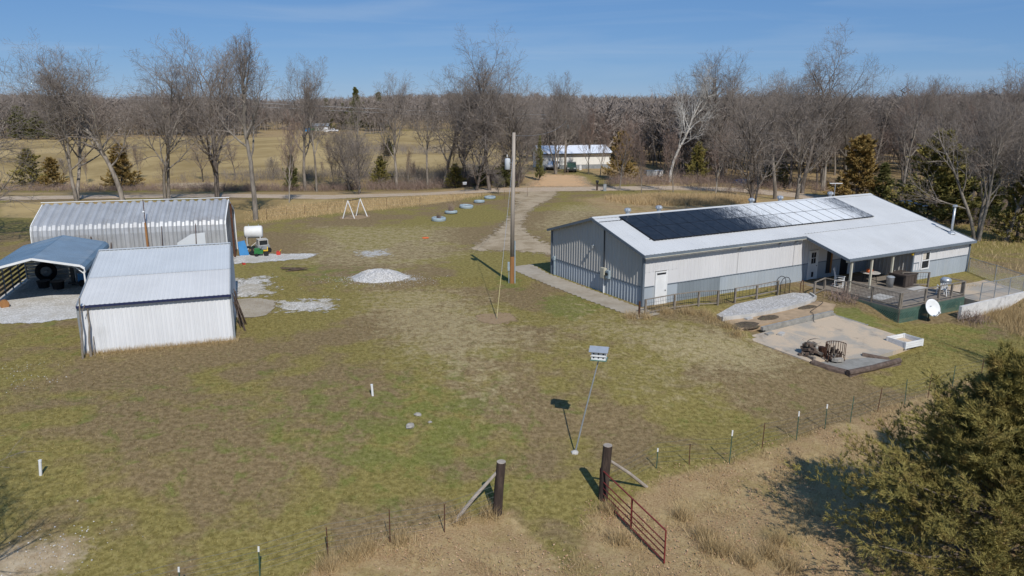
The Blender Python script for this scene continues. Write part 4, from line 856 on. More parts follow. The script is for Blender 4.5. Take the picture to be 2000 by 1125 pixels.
for k, (a, b, z, lab) in enumerate(((-.9, 5.3, .45, 'black plastic tub on the carport floor behind the log round'), (.1, 4.6, .5, 'black crate on the carport floor left of the log splitter'))):
    r = thing('storage_tub', lab, 'tub', C_(a, b), CY+.2*k); MB().lathe([(.32, 0), (.4, z), (.42, z+.02)], 14).obj('body', m_black, r); MB().lathe([(.43, z+.02), (.43, z+.06)], 14).obj('rim', m_black, r)
r = thing('log_round', 'cut log round lying at the front left of the carport', 'log', C_(-1.95, .35, .22), CY+.4); b = MB(); b.tube([(0, -.15, 0), (0, .15, 0)], .26, 14, cap=True, jit=.04).obj('bark', m_poletan, r)
r = thing('green_bin', 'dim storage chest at the back right of the carport', 'box', C_(1.9, 7.4), CY); MB().bx(-.5, .5, -.4, .4, 0, .8).obj('body', m_galvd, r); MB().bx(-.53, .53, -.43, .43, .8, .86).obj('lid', m_galvd, r)

# ------------------------------------------------------------------ quonset
QY = .25; Q0 = (-22.2, 56.6); QL, QD = 13.4, 6.4
qn = thing('quonset_building', 'corrugated galvanised steel arch building behind the white shed', 'building', (*Q0, gzf(*Q0)), QY)
arc = [(0, -.3), (0, 1.2), (.02, 2.7), (.08, 3.1), (.26, 3.38), (.6, 3.56), (1.6, 3.97), (2.6, 4.36), (QD/2, 4.6)]; arc = arc+[(QD-x, z) for x, z in arc[-2::-1]]
nc = 22; cw_ = QL/nc
b = MB(); cyc = [(0, 0), (.12, 0), (.25, .17), (.5, .17), (.62, 0)]; cyc = [(0, 0), (.08, .0), (.2, .14), (.42, .14), (.54, 0), (.62, 0)]
for i in range(len(arc)-1):
    (ya, za), (yb, zb) = arc[i], arc[i+1]
    def nrm(k):
        a = arc[max(k-1, 0)]; c = arc[min(k+1, len(arc)-1)]; return Vector((0, -(c[1]-a[1]), (c[0]-a[0]))).normalized()
    n0, n1 = nrm(i), nrm(i+1)
    for (x0, h0), (x1, h1) in zip(cyc[:-1], cyc[1:]):
        b.face([Vector((x0, ya, za))+n0*h0, Vector((x1, ya, za))+n0*h1, Vector((x1, yb, zb))+n1*h1, Vector((x0, yb, zb))+n1*h0])
me = b.mesh('arch_panel', m_quon)
for k in range(nc): link('arch_panel', me, qn, (-QL+k*cw_, 0, 0))
rb_ = MB()
for i in range(len(arc)-1):
    rb_.beam((0, arc[i][0], arc[i][1]), (0, arc[i+1][0], arc[i+1][1]), .03, .05)
rme = rb_.mesh('bolt_flange', m_galv)
for k in range(1, nc): link('bolt_flange', rme, qn, (-QL+k*cw_, 0, 0))
for x in (-.06, -QL+.06):
    eb = MB(); inner = [(y, z) for y, z in arc]; eb.face([(x, y, z) for y, z in inner]); eb.obj('end_wall', m_galvd, qn)
    tb = MB()
    for i in range(len(arc)-1): tb.beam((x*1.0+(.08 if x > -1 else -.08), arc[i][0], arc[i][1]+.02), (x+(.08 if x > -1 else -.08), arc[i+1][0], arc[i+1][1]+.02), .06, .12)
    tb.obj('end_trim', m_white, qn)
MB().tube([(-QL-.1, QD/2, 4.82), (.1, QD/2, 4.82)], .03, 6).obj('ridge_pipe', m_white, qn)
MB().beam((.2, QD/2-.6, 0), (.2, QD/2-.6, 4.4), .15).obj('end_post', m_rust, qn)
def Q_(a, b, z=0):
    c, s = math.cos(QY), math.sin(QY); x, y = Q0[0]+a*c-b*s, Q0[1]+a*s+b*c; return Vector((x, y, gzf(x, y)+z))
o = stick('rusty_post', 'thick rusty square post with a lamp against the arch building', Q_(-5.6, -.35), Q_(-5.6, -.3, 3.5), .11, m_poletan, 'post', None, 0)
MB().tube([(0, .05, 3.4), (-.1, .3, 5.2)], .03, 6).obj('mast', m_rust, o); MB().lathe([(.02, .1), (.1, 0), (.02, -.05)], 10, (-.05, .05, 4.3)).obj('lamp_head', m_white, o)
for k, (a, hh, rr, lab) in enumerate(((-9.5, 2.6, .07, 'weathered plank leaning on the arch building nearest the carport'), (-8.6, 2.2, .06, 'second grey plank from the carport leaning on the arch building'), (-8.2, 2.1, .06, 'third grey plank from the carport leaning on the arch building'), (-4.6, 3.2, .04, 'thin brown pole just right of the rusty lamp post'), (-2.2, 3.3, .04, 'thin rusty pipe leaning near the right end of the arch building'))):
    stick('leaning_plank', lab, Q_(a, -.9), Q_(a+.1, -.25, hh), rr, m_log if k < 4 else m_rust, 'plank', None, .0)
r = thing('metal_offcut', 'slanted sheet of pale roofing metal leaning behind the shed ridge', 'sheet metal', Q_(-2.4, -.7), QY); MB().face([(-1.2, 0, 0), (1.0, 0, 0), (.9, .4, 2.6), (-.1, .4, 2.5), (-1.1, .3, 1.9)]).obj('sheet', m_shedup, r)
# fuel tank and junk at the arch building's end
tk = Q_(1.55, 5.2); r = thing('fuel_tank', 'white cylindrical fuel tank on a tall steel stand', 'fuel tank', tk, QY); r.scale = (.88, .88, .92)
b = MB(); b.lathe([(.1, -.86), (.45, -.84), (.55, -.76), (.57, -.7), (.57, .7), (.55, .76), (.45, .84), (.1, .86)], 20); b.v = [(z, y, x+1.75) for x, y, z in b.v]; b.f = [f[::-1] for f in b.f]; b.obj('shell', m_white, r, smooth=True)
for s in (-.6, .6):
    for q in (-.4, .4): MB().tube([(s*1.1, q*1.3, 0), (s, q, 1.45)], .035, 6).obj('leg', m_white, r)
    MB().tube([(s, -.45, 1.3), (s, .45, 1.3)], .03, 6).obj('cross_brace', m_white, r)
MB().tube([(-.7, -.5, .2), (.7, -.5, 1.2)], .025, 6).obj('diagonal_brace', m_white, r)
for x in (-.4, .5): MB().tube([(x, 0, 2.28), (x, 0, 2.45)], .04, 8).obj('filler_cap', m_galv, r)
wheel('scrap_tyre', 'dark tyre leaning below the white fuel tank', Q_(1.2, 3.6, .36), .36, .22, .3, 1.0, False); wheel('scrap_tyre', 'grey tyre lying flat below the fuel tank', Q_(1.7, 3.2, .14), .4, .25, 0, .15, False)
r = thing('blue_sled', 'bright blue plastic sheet leaning at the arch building corner', 'plastic sheet', Q_(.75, 3.2), QY+.2); MB().face([(-.25, 0, 0), (.5, -.1, 0), (.25, .25, 1.2), (-.3, .35, 1.1)]).face([(-.25, .03, 0), (-.3, .38, 1.1), (.25, .28, 1.2), (.5, -.07, 0)]).obj('sheet', m_blue, r)
r = thing('utility_vehicle', 'small white windowed cab standing behind the fuel tank stand', 'vehicle', Q_(2.25, 4.4), QY+.3); MB().bx(-.5, .5, -.5, .5, .3, .62).obj('body', m_galvd, r); MB().bx(-.4, .4, -.42, .42, .62, 1.12).obj('cab', m_concw, r); MB().bx(-.33, .33, -.44, -.42, .68, 1.05).obj('window', m_glass, r)
for s in (-.4, .4):
    for q in (-.5, .5): b = MB(); b.lathe([(.2, -.06), (.22, 0), (.2, .06)], 12); b.v = [(x+s, z+q, y+.22) for x, y, z in b.v]; b.obj('wheel', m_rubber, r)
r = thing('green_mower', 'green riding mower parked below the fuel tank', 'mower', Q_(2.3, 2.7), QY+.1); r.scale = (.8, .8, .8)
MB().bx(-.75, .1, -.28, .28, .25, .6).obj('body', m_green, r); MB().bx(-.72, -.2, -.24, .24, .61, .82).obj('hood', m_green, r); MB().bx(.15, .6, -.22, .22, .5, .58).bx(.52, .6, -.22, .22, .59, .9).obj('seat', m_yellow, r); MB().tube([(-.1, 0, .6), (.08, 0, .95)], .025, 6).obj('steering_column', m_black, r)
for x, rr in ((-.55, .17), (.4, .26)):
    for s in (-.38, .38): b = MB(); b.lathe([(rr*.9, -.08), (rr, 0), (rr*.9, .08)], 14); b.v = [(p_[0]+x, p_[2]+s, p_[1]+rr) for p_ in b.v]; b.obj('wheel', m_rubber, r)
r = thing('gas_can', 'red fuel can at the right of the green mower', 'fuel can', Q_(3.6, 2.7), .2); MB().bx(-.16, .16, -.12, .12, 0, .3).obj('body', m_red, r); MB().tube([(.1, 0, .3), (.24, 0, .46)], .025, 6).obj('spout', m_yellow, r); MB().bx(-.12, .06, -.02, .02, .34, .37).obj('handle', m_red, r)
r = thing('red_blocks', 'few red bricks lying at the right end of the arch building', 'bricks', Q_(.9, -.5), .2)
for k in range(4): MB().box((random.uniform(-.3, .3), random.uniform(-.2, .2), .05), (.22, .1, .08), random.uniform(0, 3)).obj('brick', m_red, r)

# ------------------------------------------------------------------ gravel pile, sticks, stones, pipes
gp = P(740, 543); b = MB(); n = 40; pr = [(1.0, -.08), (.92, .10), (.78, .34), (.58, .64), (.36, .87), (.18, .97), (.02, 1.0)]
for q, h in pr:
    for j in range(n):
        a = 2*PI*j/n; f = q*(1+.07*math.sin(3*a+1)+.04*math.sin(7*a)); b.v.append((2.1*f*math.cos(a)+random.uniform(-.05, .05), 1.55*f*math.sin(a)+random.uniform(-.05, .05), (.66*h+random.uniform(-.035, .035))))
for i in range(len(pr)-1):
    for j in range(n): b.f.append((i*n+j, i*n+(j+1) % n, (i+1)*n+(j+1) % n, (i+1)*n+j)); b.m.append(0)
b.f.append(tuple(range((len(pr)-1)*n, len(pr)*n))); b.m.append(0)
t = NT('gravel_heap'); q_ = t.pos(); c = t.mix(t.ramp(t.voro(q_, 14, 1), .1, .9), (.36, .35, .33), (.62, .60, .57)); c = t.mix(t.ramp(t.noise(q_, 1.5, 6, .7), .45, .7, 0, .5), c, (.45, .41, .35)); t.bump(t.voro(q_, 12), 1, .05); m_heap = t.fin(c, .95, 0, .1)
gpr = thing('gravel_pile', 'rounded heap of pale crushed gravel in the middle of the yard', 'gravel pile', gp); b.obj('heap', m_heap, gpr)
sp = thing('stick_pile', 'small pile of dark sticks lying on the grass left of the gravel heap', 'sticks', P(575, 528))
for k in range(12): a = random.uniform(-.25, .25); c = Vector((random.uniform(-.6, .6), random.uniform(-.3, .3), .05+.012*k)); d = Vector((math.cos(a), math.sin(a), 0))*random.uniform(.5, 1); MB().tube([c-d, c, c+d+Vector((0, 0, .06))], [.03, .025, .012], 5).obj('stick', m_log, sp)
def rock(name, label, loc, r, m=None, seed=0):
    rr = random.Random(seed); b = MB(); n = 9; pr = [(.55, -.4), (.95, -.05), (1, .25), (.7, .55), (.2, .66)]
    for q, h in pr:
        for j in range(n): a = 2*PI*j/n; f = r*q*rr.uniform(.75, 1.2); b.v.append((f*math.cos(a), f*math.sin(a)*.8, h*r*rr.uniform(.8, 1.1)))
    for i in range(4):
        for j in range(n): b.f.append((i*n+j, i*n+(j+1) % n, (i+1)*n+(j+1) % n, (i+1)*n+j)); b.m.append(0)
    b.f.append(tuple(range(4*n, 5*n))); b.m.append(0); o = b.obj(name, m or m_limest, None, loc, (0, 0, rr.uniform(0, 6))); tag(o, label, 'stone')
rock('field_stone', 'flat pale stone on the lawn, farthest of the three lawn stones', P(816, 811), .16, m_stone, 1); rock('field_stone', 'largest pale stone of the three on the lawn', P(801, 834), .22, m_stone, 2); rock('field_stone', 'smallest stone of the three on the lawn', P(840, 825), .09, m_stone, 3)
def pipe(label, bx_, by, tx, ty, r=.055):
    p = P(bx_, by); q = PY(tx, ty, p.y); o = thing('cleanout_pipe', label, 'pipe', p); MB().tube([(0, 0, -.1), (q.x-p.x, 0, q.z-p.z)], r, 12).obj('pipe', m_white, o); MB().lathe([(r*1.08, -.04), (r*1.08, .03)], 12, (q.x-p.x, 0, q.z-p.z)).obj('cap', m_white, o)
pipe('white plastic pipe standing in the middle of the lawn', 728, 773, 726, 752, .05); pipe('white plastic pipe standing at the far left of the lawn', 79, 928, 78, 900, .05)
r = thing('red_disc', 'flat orange red disc lying on the grass beyond the gravel heap', 'disc', P(831, 465)); MB().lathe([(.3, 0), (.33, .03), (.3, .06), (.05, .07)], 18).obj('shell', m_orange, r)

# ------------------------------------------------------------------ swing frame and tyre planters
r = thing('swing_frame', 'white A-frame swing stand without swings near the far fence', 'swing frame', P(693, 424))
o0 = P(693, 424); 
fA = [P(669, 427)-o0, P(693, 427)-o0]; fB = [P(695, 422)-o0, P(718, 423)-o0]; tA = Vector(((fA[0].x+fA[1].x)/2, (fA[0].y+fA[1].y)/2, 1.98)); tB = Vector(((fB[0].x+fB[1].x)/2-.1, (fB[0].y+fB[1].y)/2, 1.98))
for f_, t_ in ((fA, tA), (fB, tB)):
    for q in f_: MB().tube([q-Vector((0, 0, .1)), t_], .055, 8).obj('leg', m_white, r)
MB().tube([tA, tB], .04, 8).obj('crossbar', m_darkmetal, r)
sheet('swing_pad', px((662, 428), (664, 424), (690, 420), (722, 421), (724, 424), (700, 429)), m_bare, .25, .5, .02)
tb_ = [(857, 431, 'nearest light blue tyre planter with a low dry shrub'), (881, 417, 'second nearest light blue tyre planter with a twiggy bush'), (911, 406, 'middle light blue tyre planter of the row of five'), (936, 396, 'second farthest light blue tyre planter of the row of five'), (957, 388, 'farthest light blue tyre planter of the row of five')]
for i, (a, b, lab) in enumerate(tb_):
    o = wheel('tyre_planter', lab, P(a, b)+Vector((0, 0, .17)), .78, .42, i, 0, False, 'light blue tyre planters', m_tirebl); o['category'] = 'planter'
    o.scale = ((1, .95, 1.08, .9, .98)[i],)*2+((1, .8, .95, .85, .75)[i],); o.rotation_euler = ((.04, -.05, .03, .06, -.03)[i], (.03, .05, -.06, .02, .04)[i], i)
    MB().lathe([(.5, .0), (.45, .05), (.1, .08)], 14).obj('soil', m_mulch, o)
    if i < 2:
        tw = MB()
        for k in range(120 if i else 80):
            a_ = random.uniform(0, 6.3); h_ = random.uniform(.3, .6 if i == 0 else 1.5); rr = random.uniform(.1, .42 if i == 0 else .75); p0 = (.2*math.cos(a_), .2*math.sin(a_), .05); p1 = (.6*rr*math.cos(a_+.2), .6*rr*math.sin(a_+.2), h_*.55); p2 = (rr*math.cos(a_+.4), rr*math.sin(a_+.4), h_)
            tw.tube([p0, p1, p2], [.012, .009, .005], 3, cap=False)
        tw.obj('twigs', m_twigred, o)

# ------------------------------------------------------------------ utility poles and wires
r = thing('utility_pole', 'tall grey wooden utility pole with tan butt beside the barn walk', 'utility pole', P(1000, 553))
MB().tube([(.01, 0, 1.9), (.06, 0, 6), (.13, 0, 10.3)], [.15, .135, .11], 12, jit=.01).obj('shaft', m_polegrey, r, smooth=True); MB().tube([(0, 0, -.3), (.01, 0, 1.9)], [.165, .152], 12).obj('butt', m_poletan, r)
tf = MB().lathe([(.15, -.36), (.19, -.33), (.19, .32), (.16, .37), (.05, .4)], 16, (-.3, .22, 8.2)).obj('transformer', m_shedup, r, smooth=True); MB().lathe([(.04, 0), (.06, .06), (.03, .2)], 8, (-.32, .25, 8.65)).obj('bushing', m_concw, tf); MB().beam((-.15, .12, 8.3), (.05, 0, 8.3), .06).obj('bracket', m_galvd, tf)
MB().tube([(.2, -.02, -.1), (.2, -.02, 3)], .045, 8).obj('conduit', m_tirebl, r); MB().bx(-.3, -.16, -.1, .08, .9, 1.5).obj('meter_box', m_tirebl, r); MB().tube([(-.22, 0, 0), (-.22, 0, .9)], .03, 6).obj('conduit', m_tirebl, r)
up = P(1000, 553)
ga = P(970, 624); gw = thing('guy_wire', 'thin guy wire with yellow guard running from the pole to the ground', 'wire', ga); tp_ = up+Vector((.1, 0, 8.9))-ga
MB().tube([(0, 0, -.1), tp_], .012, 5, cap=False).obj('cable', m_galv, gw); MB().tube([tp_*.01, tp_*.26], .017, 6).obj('guard', m_guard, gw); MB().tube([(-.25, .1, -.1), (-.3, .2, .02)], .03, 6).obj('anchor', m_rust, gw)
p2 = P(1103, 338); r = thing('utility_pole', 'distant wooden utility pole with transformer in front of the white building', 'utility pole', p2)
MB().tube([(0, 0, -.3), (.1, 0, 10.3)], [.17, .12], 10).obj('shaft', m_polegrey, r, smooth=True); MB().beam((-.9, 0, 9.6), (1.1, 0, 9.6), .1, .12).obj('crossarm', m_polegrey, r); MB().lathe([(.22, -.4), (.24, .38), (.06, .45)], 14, (.42, -.1, 8.2)).obj('transformer', m_tirebl, r); MB().tube([(0, 0, 8.9), (.8, -.2, 9.1)], .03, 6).obj('lamp_arm', m_galv, r)
def wire(name, label, a, b, sag, r_=.016):
    a, b = Vector(a), Vector(b); o = thing(name, label, 'power line', a); n = 16
    MB().tube([(b-a)*(k/n)+Vector((0, 0, -4*sag*(k/n)*(1-k/n))) for k in range(n+1)], r_, 4, cap=False).obj('cable', m_galv, o)
t2 = p2+Vector((.1, 0, 10.2)); e2 = PY(-150, 158, 100)
wire('power_line', 'upper power line sagging across the left trees to the distant pole', t2, e2, .6, .028); wire('power_line', 'lower power line sagging across the left trees to the distant pole', t2+Vector((-.6, 0, -.6)), e2+Vector((0, 0, -.5)), .6, .02)
wire('power_line', 'service wire between the near pole and the distant pole', t2+Vector((.2, 0, -.8)), up+Vector((.12, 0, 10.1)), .8, .014)
# ------------------------------------------------------------------ birdhouse
bp = P(1122, 885); bt = PY(1170, 700, bp.y+.45); r = thing('birdhouse', 'white martin birdhouse with grey roof on a leaning pole', 'birdhouse', bp)
tv = bt-bp
MB().tube([(0, 0, -.1), tuple(tv*.5), tuple(tv)], [.03, .028, .022], 8).obj('pole', m_galvd, r)
hb = tv; rzh = -.25; R3 = Matrix.Rotation(rzh, 4, 'Z')
def hbx(x0, x1, y0, y1, z0, z1, nm, m, par): b = MB().bx(x0, x1, y0, y1, z0, z1); b.v = [tuple(hb+(R3 @ Vector(v))) for v in b.v]; return b.obj(nm, m, par)
hs_ = hbx(-.27, .27, -.2, .2, 0, .32, 'house', m_white, r); hbx(-.31, .31, -.25, .25, -.03, -.004, 'porch_floor', m_olive, r); hbx(-.31, .31, -.25, -.23, .145, .165, 'ledge', m_white, hs_)
for x in (-.18, 0, .18):
    for z in (.09, .24): b = MB(); b.tube([(x, -.204, z), (x, -.206, z)], .032, 10); b.v = [tuple(hb+(R3 @ Vector(v))) for v in b.v]; b.obj('entrance_hole', m_black, hs_)
rf = MB(); 
for s in (1, -1): rf.beam((-.36, s*.15, .40), (.36, s*.15, .40), .35, .02, up=(0, s*.5, 1))
for x in (-.27, .27): rf.face([(x, -.2, .321), (x, .2, .321), (x, 0, .44)])
rf.v = [tuple(hb+(R3 @ Vector(v))) for v in rf.v]; rf.obj('roof', m_galv, r)
rock('concrete_footing', 'pale lump of concrete at the foot of the birdhouse pole', bp+Vector((.02, 0, 0)), .17, m_concw, 5)

# ------------------------------------------------------------------ gate, gate posts and pasture fence
def gpost(label, bx_, by, tx, ty, r_, bs):
    p = P(bx_, by); q = PY(tx, ty, p.y)-p; o = thing('gate_post', label, 'gate post', p, 0, 'dark wooden gate posts')
    MB().tube([(0, 0, -.3), q*.5, q], [r_*1.05, r_, r_*.97], 14, jit=.03).obj('shaft', m_postdark, o); MB().lathe([(r_*.98, 0), (r_*.95, .015)], 14, tuple(q)).obj('end_grain', m_polegrey, o)
    a = P(*bs[0]); b = PY(*bs[1], p.y); MB().tube([a-p-Vector((0, 0, .05)), (a-p).lerp(b-p, .5)+Vector((0, 0, .03)), b-p], [.065, .06, .05], 8, jit=.06).obj('brace', m_polegrey, o); return p, q
pL, qL = gpost('dark wooden gate post with a pale brace leaning from the left', 970, 1003, 979, 902, .155, ((887, 1017), (971, 922)))
pR, qR = gpost('dark wooden gate post from which the red gate hangs', 1177, 975, 1187, 870, .16, ((1264, 950), (1193, 901)))
g0 = P(1171, 972); g1 = P(1297, 1101); gh = 1.12
gt = thing('tube_gate', 'open rusty red five bar tube gate', 'gate', g0, math.atan2(g1.y-g0.y, g1.x-g0.x)); GL = (g1-g0).to_2d().length; dzg = g1.z-g0.z
for k, z in enumerate((.08, .30, .50, .72, gh)): MB().tube([(0, 0, z), (GL, 0, z+dzg-.0)], .026 if k in (0, 4) else .02, 8).obj('bar', m_redpaint, gt)
for x in (0, GL*.52, GL): MB().tube([(x, 0, .02+dzg*x/GL), (x, 0, gh+dzg*x/GL)], .026 if x != GL*.52 else .032, 8).obj('upright', m_redpaint, gt)
for z in (.25, .9): MB().tube([(0, 0, z), (-.05, .1, z)], .02, 6).obj('hinge', m_rust, gt)
def tpost(root, p, h, lean, tip, rust):
    o = MB().beam((0, 0, -.2), (lean, 0, h), .035, .006).beam((0, .015, -.2), (lean, .015, h), .006, .03).obj('post', m_rust if rust else m_tpost, root, p-root.location)
    if tip: MB().beam((lean*.82, 0, h*.84), (lean*1.01, 0, h*1.01), .05, .02).obj('tip', m_white, o)
def fence(label, spec, name='wire_fence', anchors=None, wires=(.25, .45, .65, .85, 1.05)):
    base = P(*spec[0][:2]); root = thing(name, label, 'fence', base); ps = []
    for (a, b, tx, ty, tip, rust) in spec: p = P(a, b); q = PY(tx, ty, p.y); tpost(root, p, max(.7, q.z-p.z), q.x-p.x, tip, rust); ps.append(p)
    if anchors: ps = [anchors[0]]*(anchors[0] is not None)+ps+[anchors[1]]*(anchors[1] is not None)
    for h in wires:
        b = MB()
        for p, q in zip(ps[:-1], ps[1:]): b.tube([p-base+Vector((0, 0, h)), (p-base).lerp(q-base, .5)+Vector((0, 0, h-.02)), q-base+Vector((0, 0, h))], .005, 3, cap=False)
        b.obj('wire', m_wire, root)
    return ps
fence('wire pasture fence with steel posts right of the red gate', [(1282, 915, 1285, 876, 1, 0), (1346, 908, 1348, 867, 0, 1), (1424, 906, 1431, 841, 1, 0), (1488, 876, 1494, 826, 0, 1), (1555, 860, 1561, 804, 1, 0), (1611, 838, 1616, 790, 1, 0), (1660, 826, 1668, 774, 0, 0), (1713, 806, 1723, 757, 0, 1), (1767, 790, 1772, 741, 0, 0), (1812, 777, 1820, 730, 0, 1), (1860, 756, 1866, 715, 0, 0), (1915, 742, 1922, 700, 0, 1), (1974, 727, 1983, 694, 0, 1), (2060, 705, 2069, 670, 0, 0)], anchors=(pR, None))
fence('wire pasture fence with steel posts left of the gate opening', [(868, 1040, 868, 985, 0, 1), (762, 1060, 760, 995, 0, 1), (641, 1085, 637, 1030, 0, 1), (507, 1128, 505, 1068, 1, 0), (352, 1165, 349, 1108, 1, 0), (180, 1210, 176, 1150, 0, 0)], anchors=(pL, None))
fence('old wire fence in dry grass along the county road', [(1030, 384, 1030, 366, 0, 1), (985, 389, 985, 372, 0, 1), (940, 393, 940, 377, 0, 1), (885, 398, 885, 381, 0, 1), (820, 402, 820, 386, 0, 1), (755, 405, 755, 387, 0, 1), (700, 409, 700, 392, 0, 1), (640, 414, 640, 396, 0, 1), (595, 419, 595, 400, 0, 1), (560, 422, 560, 403, 0, 1), (520, 428, 520, 408, 0, 1)], wires=(.3, .6, .9, 1.15))

# ------------------------------------------------------------------ bare trees
class TB:
    """fast collector of tapered tubes"""
    def __init__(s): s.V = []; s.F = []; s.n = 0
    def tube(s, pts, rad, k):
        m = len(pts); u = None; ca = [(math.cos(2*PI*i/k), math.sin(2*PI*i/k)) for i in range(k)]
        for j in range(m):
            d = (pts[min(j+1, m-1)]-pts[max(j-1, 0)])
            if d.length < 1e-6: d = Vector((0, 0, 1))
            d.normalize()
            if u is None: u = d.orthogonal().normalized()
            else:
                u = u-d*u.dot(d); u = u.normalized() if u.length > 1e-5 else d.orthogonal().normalized()
            v = d.cross(u); r = rad[j]; p = pts[j]
            for c, sn in ca: s.V.append((p.x+(u.x*c+v.x*sn)*r, p.y+(u.y*c+v.y*sn)*r, p.z+(u.z*c+v.z*sn)*r))
        n0 = s.n
        for j in range(m-1):
            for i in range(k): a = n0+j*k+i; b = n0+j*k+(i+1) % k; s.F.append((a, b, b+k, a+k))
        s.n += m*k
    def mesh(s, name, mt): return npmesh(name, np.array(s.V), np.array(s.F), mt, None, True)
def grow_tree(seed, h, style, trunk_r=None, detail=1.0, lod=0):
    """style: dict(fork, spread, droop, limbs, lean, wob, narrow)"""
    R = random.Random(seed); tr, cr = TB(), TB(); st = dict(fork=.3, spread=.9, up=.12, limbs=9, lean=.06, wob=.10, ratio=.5, br=7, tw=6, tl=5, fork2=0); st.update(style)
    r0 = trunk_r or h*.016
    def rv(k): return Vector((R.uniform(-k, k), R.uniform(-k, k), R.uniform(-k, k)))
    def branch(p, d, L, r, lev):
        nseg = (9, 6, 5, 3, 2)[lev]; pts = [p.copy()]; dirs = [d.copy()]; rad = [r]; wob = st['wob']*(.7, 1.3, 1.7, 2, 2)[lev]
        for i in range(nseg):
            d = (d+rv(wob)+Vector((0, 0, st['up']*(.2, 1, .8, .5, .2)[lev]))).normalized(); p = p+d*(L/nseg); pts.append(p.copy()); dirs.append(d.copy())
            t_ = (i+1)/nseg; rad.append(max(.008, r*(1-t_*(.62, .78, .8, .7, .6)[lev])))
        tgt = tr if lev == 0 or (lev == 1) else cr
        tgt.tube(pts, rad, (9, 6, 4, 3, 3)[lev])
        if lev >= 4: return
        nch = int(round((st['limbs'], st['br'], st['tw'], st['tl'])[lev]*(R.uniform(.8, 1.25))*(detail if lev > 1 else 1)))
        t0 = (st['fork'], .22, .15, .1)[lev]; az = R.uniform(0, 6.28)
        for c in range(nch):
            t_ = t0+(1-t0)*((c+R.uniform(.1, .9))/nch); f = t_*nseg; i = min(int(f), nseg-1); q = pts[i].lerp(pts[i+1], f-i); dd = dirs[i+1]; az += 2.4+R.uniform(-.5, .5)
            o = dd.orthogonal().normalized(); o.rotate(Matrix.Rotation(az, 3, dd)); sp = st['spread']*R.uniform(.65, 1.2)*(1-.45*t_ if lev == 0 else .85)
            nd = (dd*math.cos(sp)+o*math.sin(sp)).normalized()
            if lev >= 1 and nd.z < -.25: nd.z *= .3; nd.normalize()
            rl = rad[i]+(rad[i+1]-rad[i])*(f-i)
            LL = (h*st['ratio']*(1.05-.62*abs(t_-.32)) if lev == 0 else L*(.62 if lev < 3 else .7)*(1.05-.55*t_))*R.uniform(.75, 1.2)
            branch(q, nd, LL, max(.006, min(rl*.72, rl*(.6 if lev == 0 else .66)+.004)), lev+1)
        if lev in (0, 1):   # leader forks at the tip
            for c in range(2):
                o = dirs[-1].orthogonal().normalized(); o.rotate(Matrix.Rotation(az+c*3.1, 3, dirs[-1])); branch(pts[-1], (dirs[-1]+o*.45).normalized(), (h*.2 if lev == 0 else L*.45), rad[-1]*.85, lev+1 if lev == 1 else 1 if False else 2)
    lean = Vector((R.uniform(-1, 1), R.uniform(-1, 1), 0))*st['lean']
    if st['fork2']:
        for c in range(st['fork2']):
            a = c*2*PI/st['fork2']+R.uniform(-.4, .4); branch(Vector((math.cos(a)*r0*.6, math.sin(a)*r0*.6, -.3)), (Vector((math.cos(a), math.sin(a), 0))*.16+Vector((0, 0, 1))).normalized(), h*.74*R.uniform(.85, 1.05), r0*.75, 0)
    else: branch(Vector((0, 0, -.3)), (Vector((0, 0, 1))+lean).normalized(), h*.78, r0, 0)
    return tr, cr
KINDS = {}
def proto(key, seed, h, style, bk, tw, **kw):
    tr, cr = grow_tree(seed, h, style, **kw); KINDS[key] = (tr.mesh('trunk', bk), cr.mesh('crown', tw), h)
proto('tall_a', 1, 18, dict(fork=.36, spread=.9, limbs=12, ratio=.42, up=.10, wob=.14), m_bark, m_twig)
proto('tall_b', 2, 19, dict(fork=.45, spread=.95, limbs=12, ratio=.36, up=.12, wob=.16), m_bark, m_twig)
proto('split_a', 3, 18, dict(fork=.3, spread=.9, limbs=9, ratio=.40, up=.09, fork2=2, tw=5, tl=4, wob=.14), m_bark, m_twig)
proto('split_b', 4, 17, dict(fork=.3, spread=.9, limbs=8, ratio=.36, up=.1, fork2=3, tw=5, tl=4, wob=.13), m_bark, m_twig)
proto('oak', 5, 18, dict(fork=.3, spread=1.1, limbs=13, ratio=.5, up=.08, wob=.19, br=8), m_barkdk, m_twig)
proto('dense', 6, 16, dict(fork=.18, spread=.95, limbs=15, ratio=.46, up=.12, br=9, tw=7, wob=.13), m_barkdk, m_twig)
proto('pale', 7, 18, dict(fork=.38, spread=.8, limbs=10, ratio=.38, up=.12, wob=.22, tl=3), m_barkpale, m_barkpale, trunk_r=.27)
proto('bush', 8, 8, dict(fork=.12, spread=.95, limbs=12, ratio=.5, up=.12, br=7), m_barkdk, m_twig, trunk_r=.14)
proto('wood_a', 9, 15, dict(fork=.35, spread=.85, limbs=10, ratio=.36, up=.14, br=6, tw=5, tl=4, wob=.13), m_bark, m_twig)
proto('wood_b', 10, 14, dict(fork=.25, spread=.9, limbs=11, ratio=.4, up=.13, br=6, tw=5, tl=4, wob=.13), m_barkdk, m_twigred)
proto('sapling', 11, 9, dict(fork=.2, spread=.65, limbs=9, ratio=.4, up=.2, br=6, tw=4, tl=4), m_bark, m_twigred, trunk_r=.08)
proto('tall_c', 31, 18, dict(fork=.32, spread=1.05, limbs=13, ratio=.44, up=.05, wob=.18, br=8), m_bark, m_twig)
proto('split_c', 33, 18, dict(fork=.28, spread=1.0, limbs=9, ratio=.42, up=.06, fork2=2, tw=6, tl=4, wob=.18), m_bark, m_twig)
proto('side', 12, 15, dict(fork=.25, spread=1.25, limbs=12, ratio=.6, up=.04, wob=.2, br=8), m_bark, m_twig)
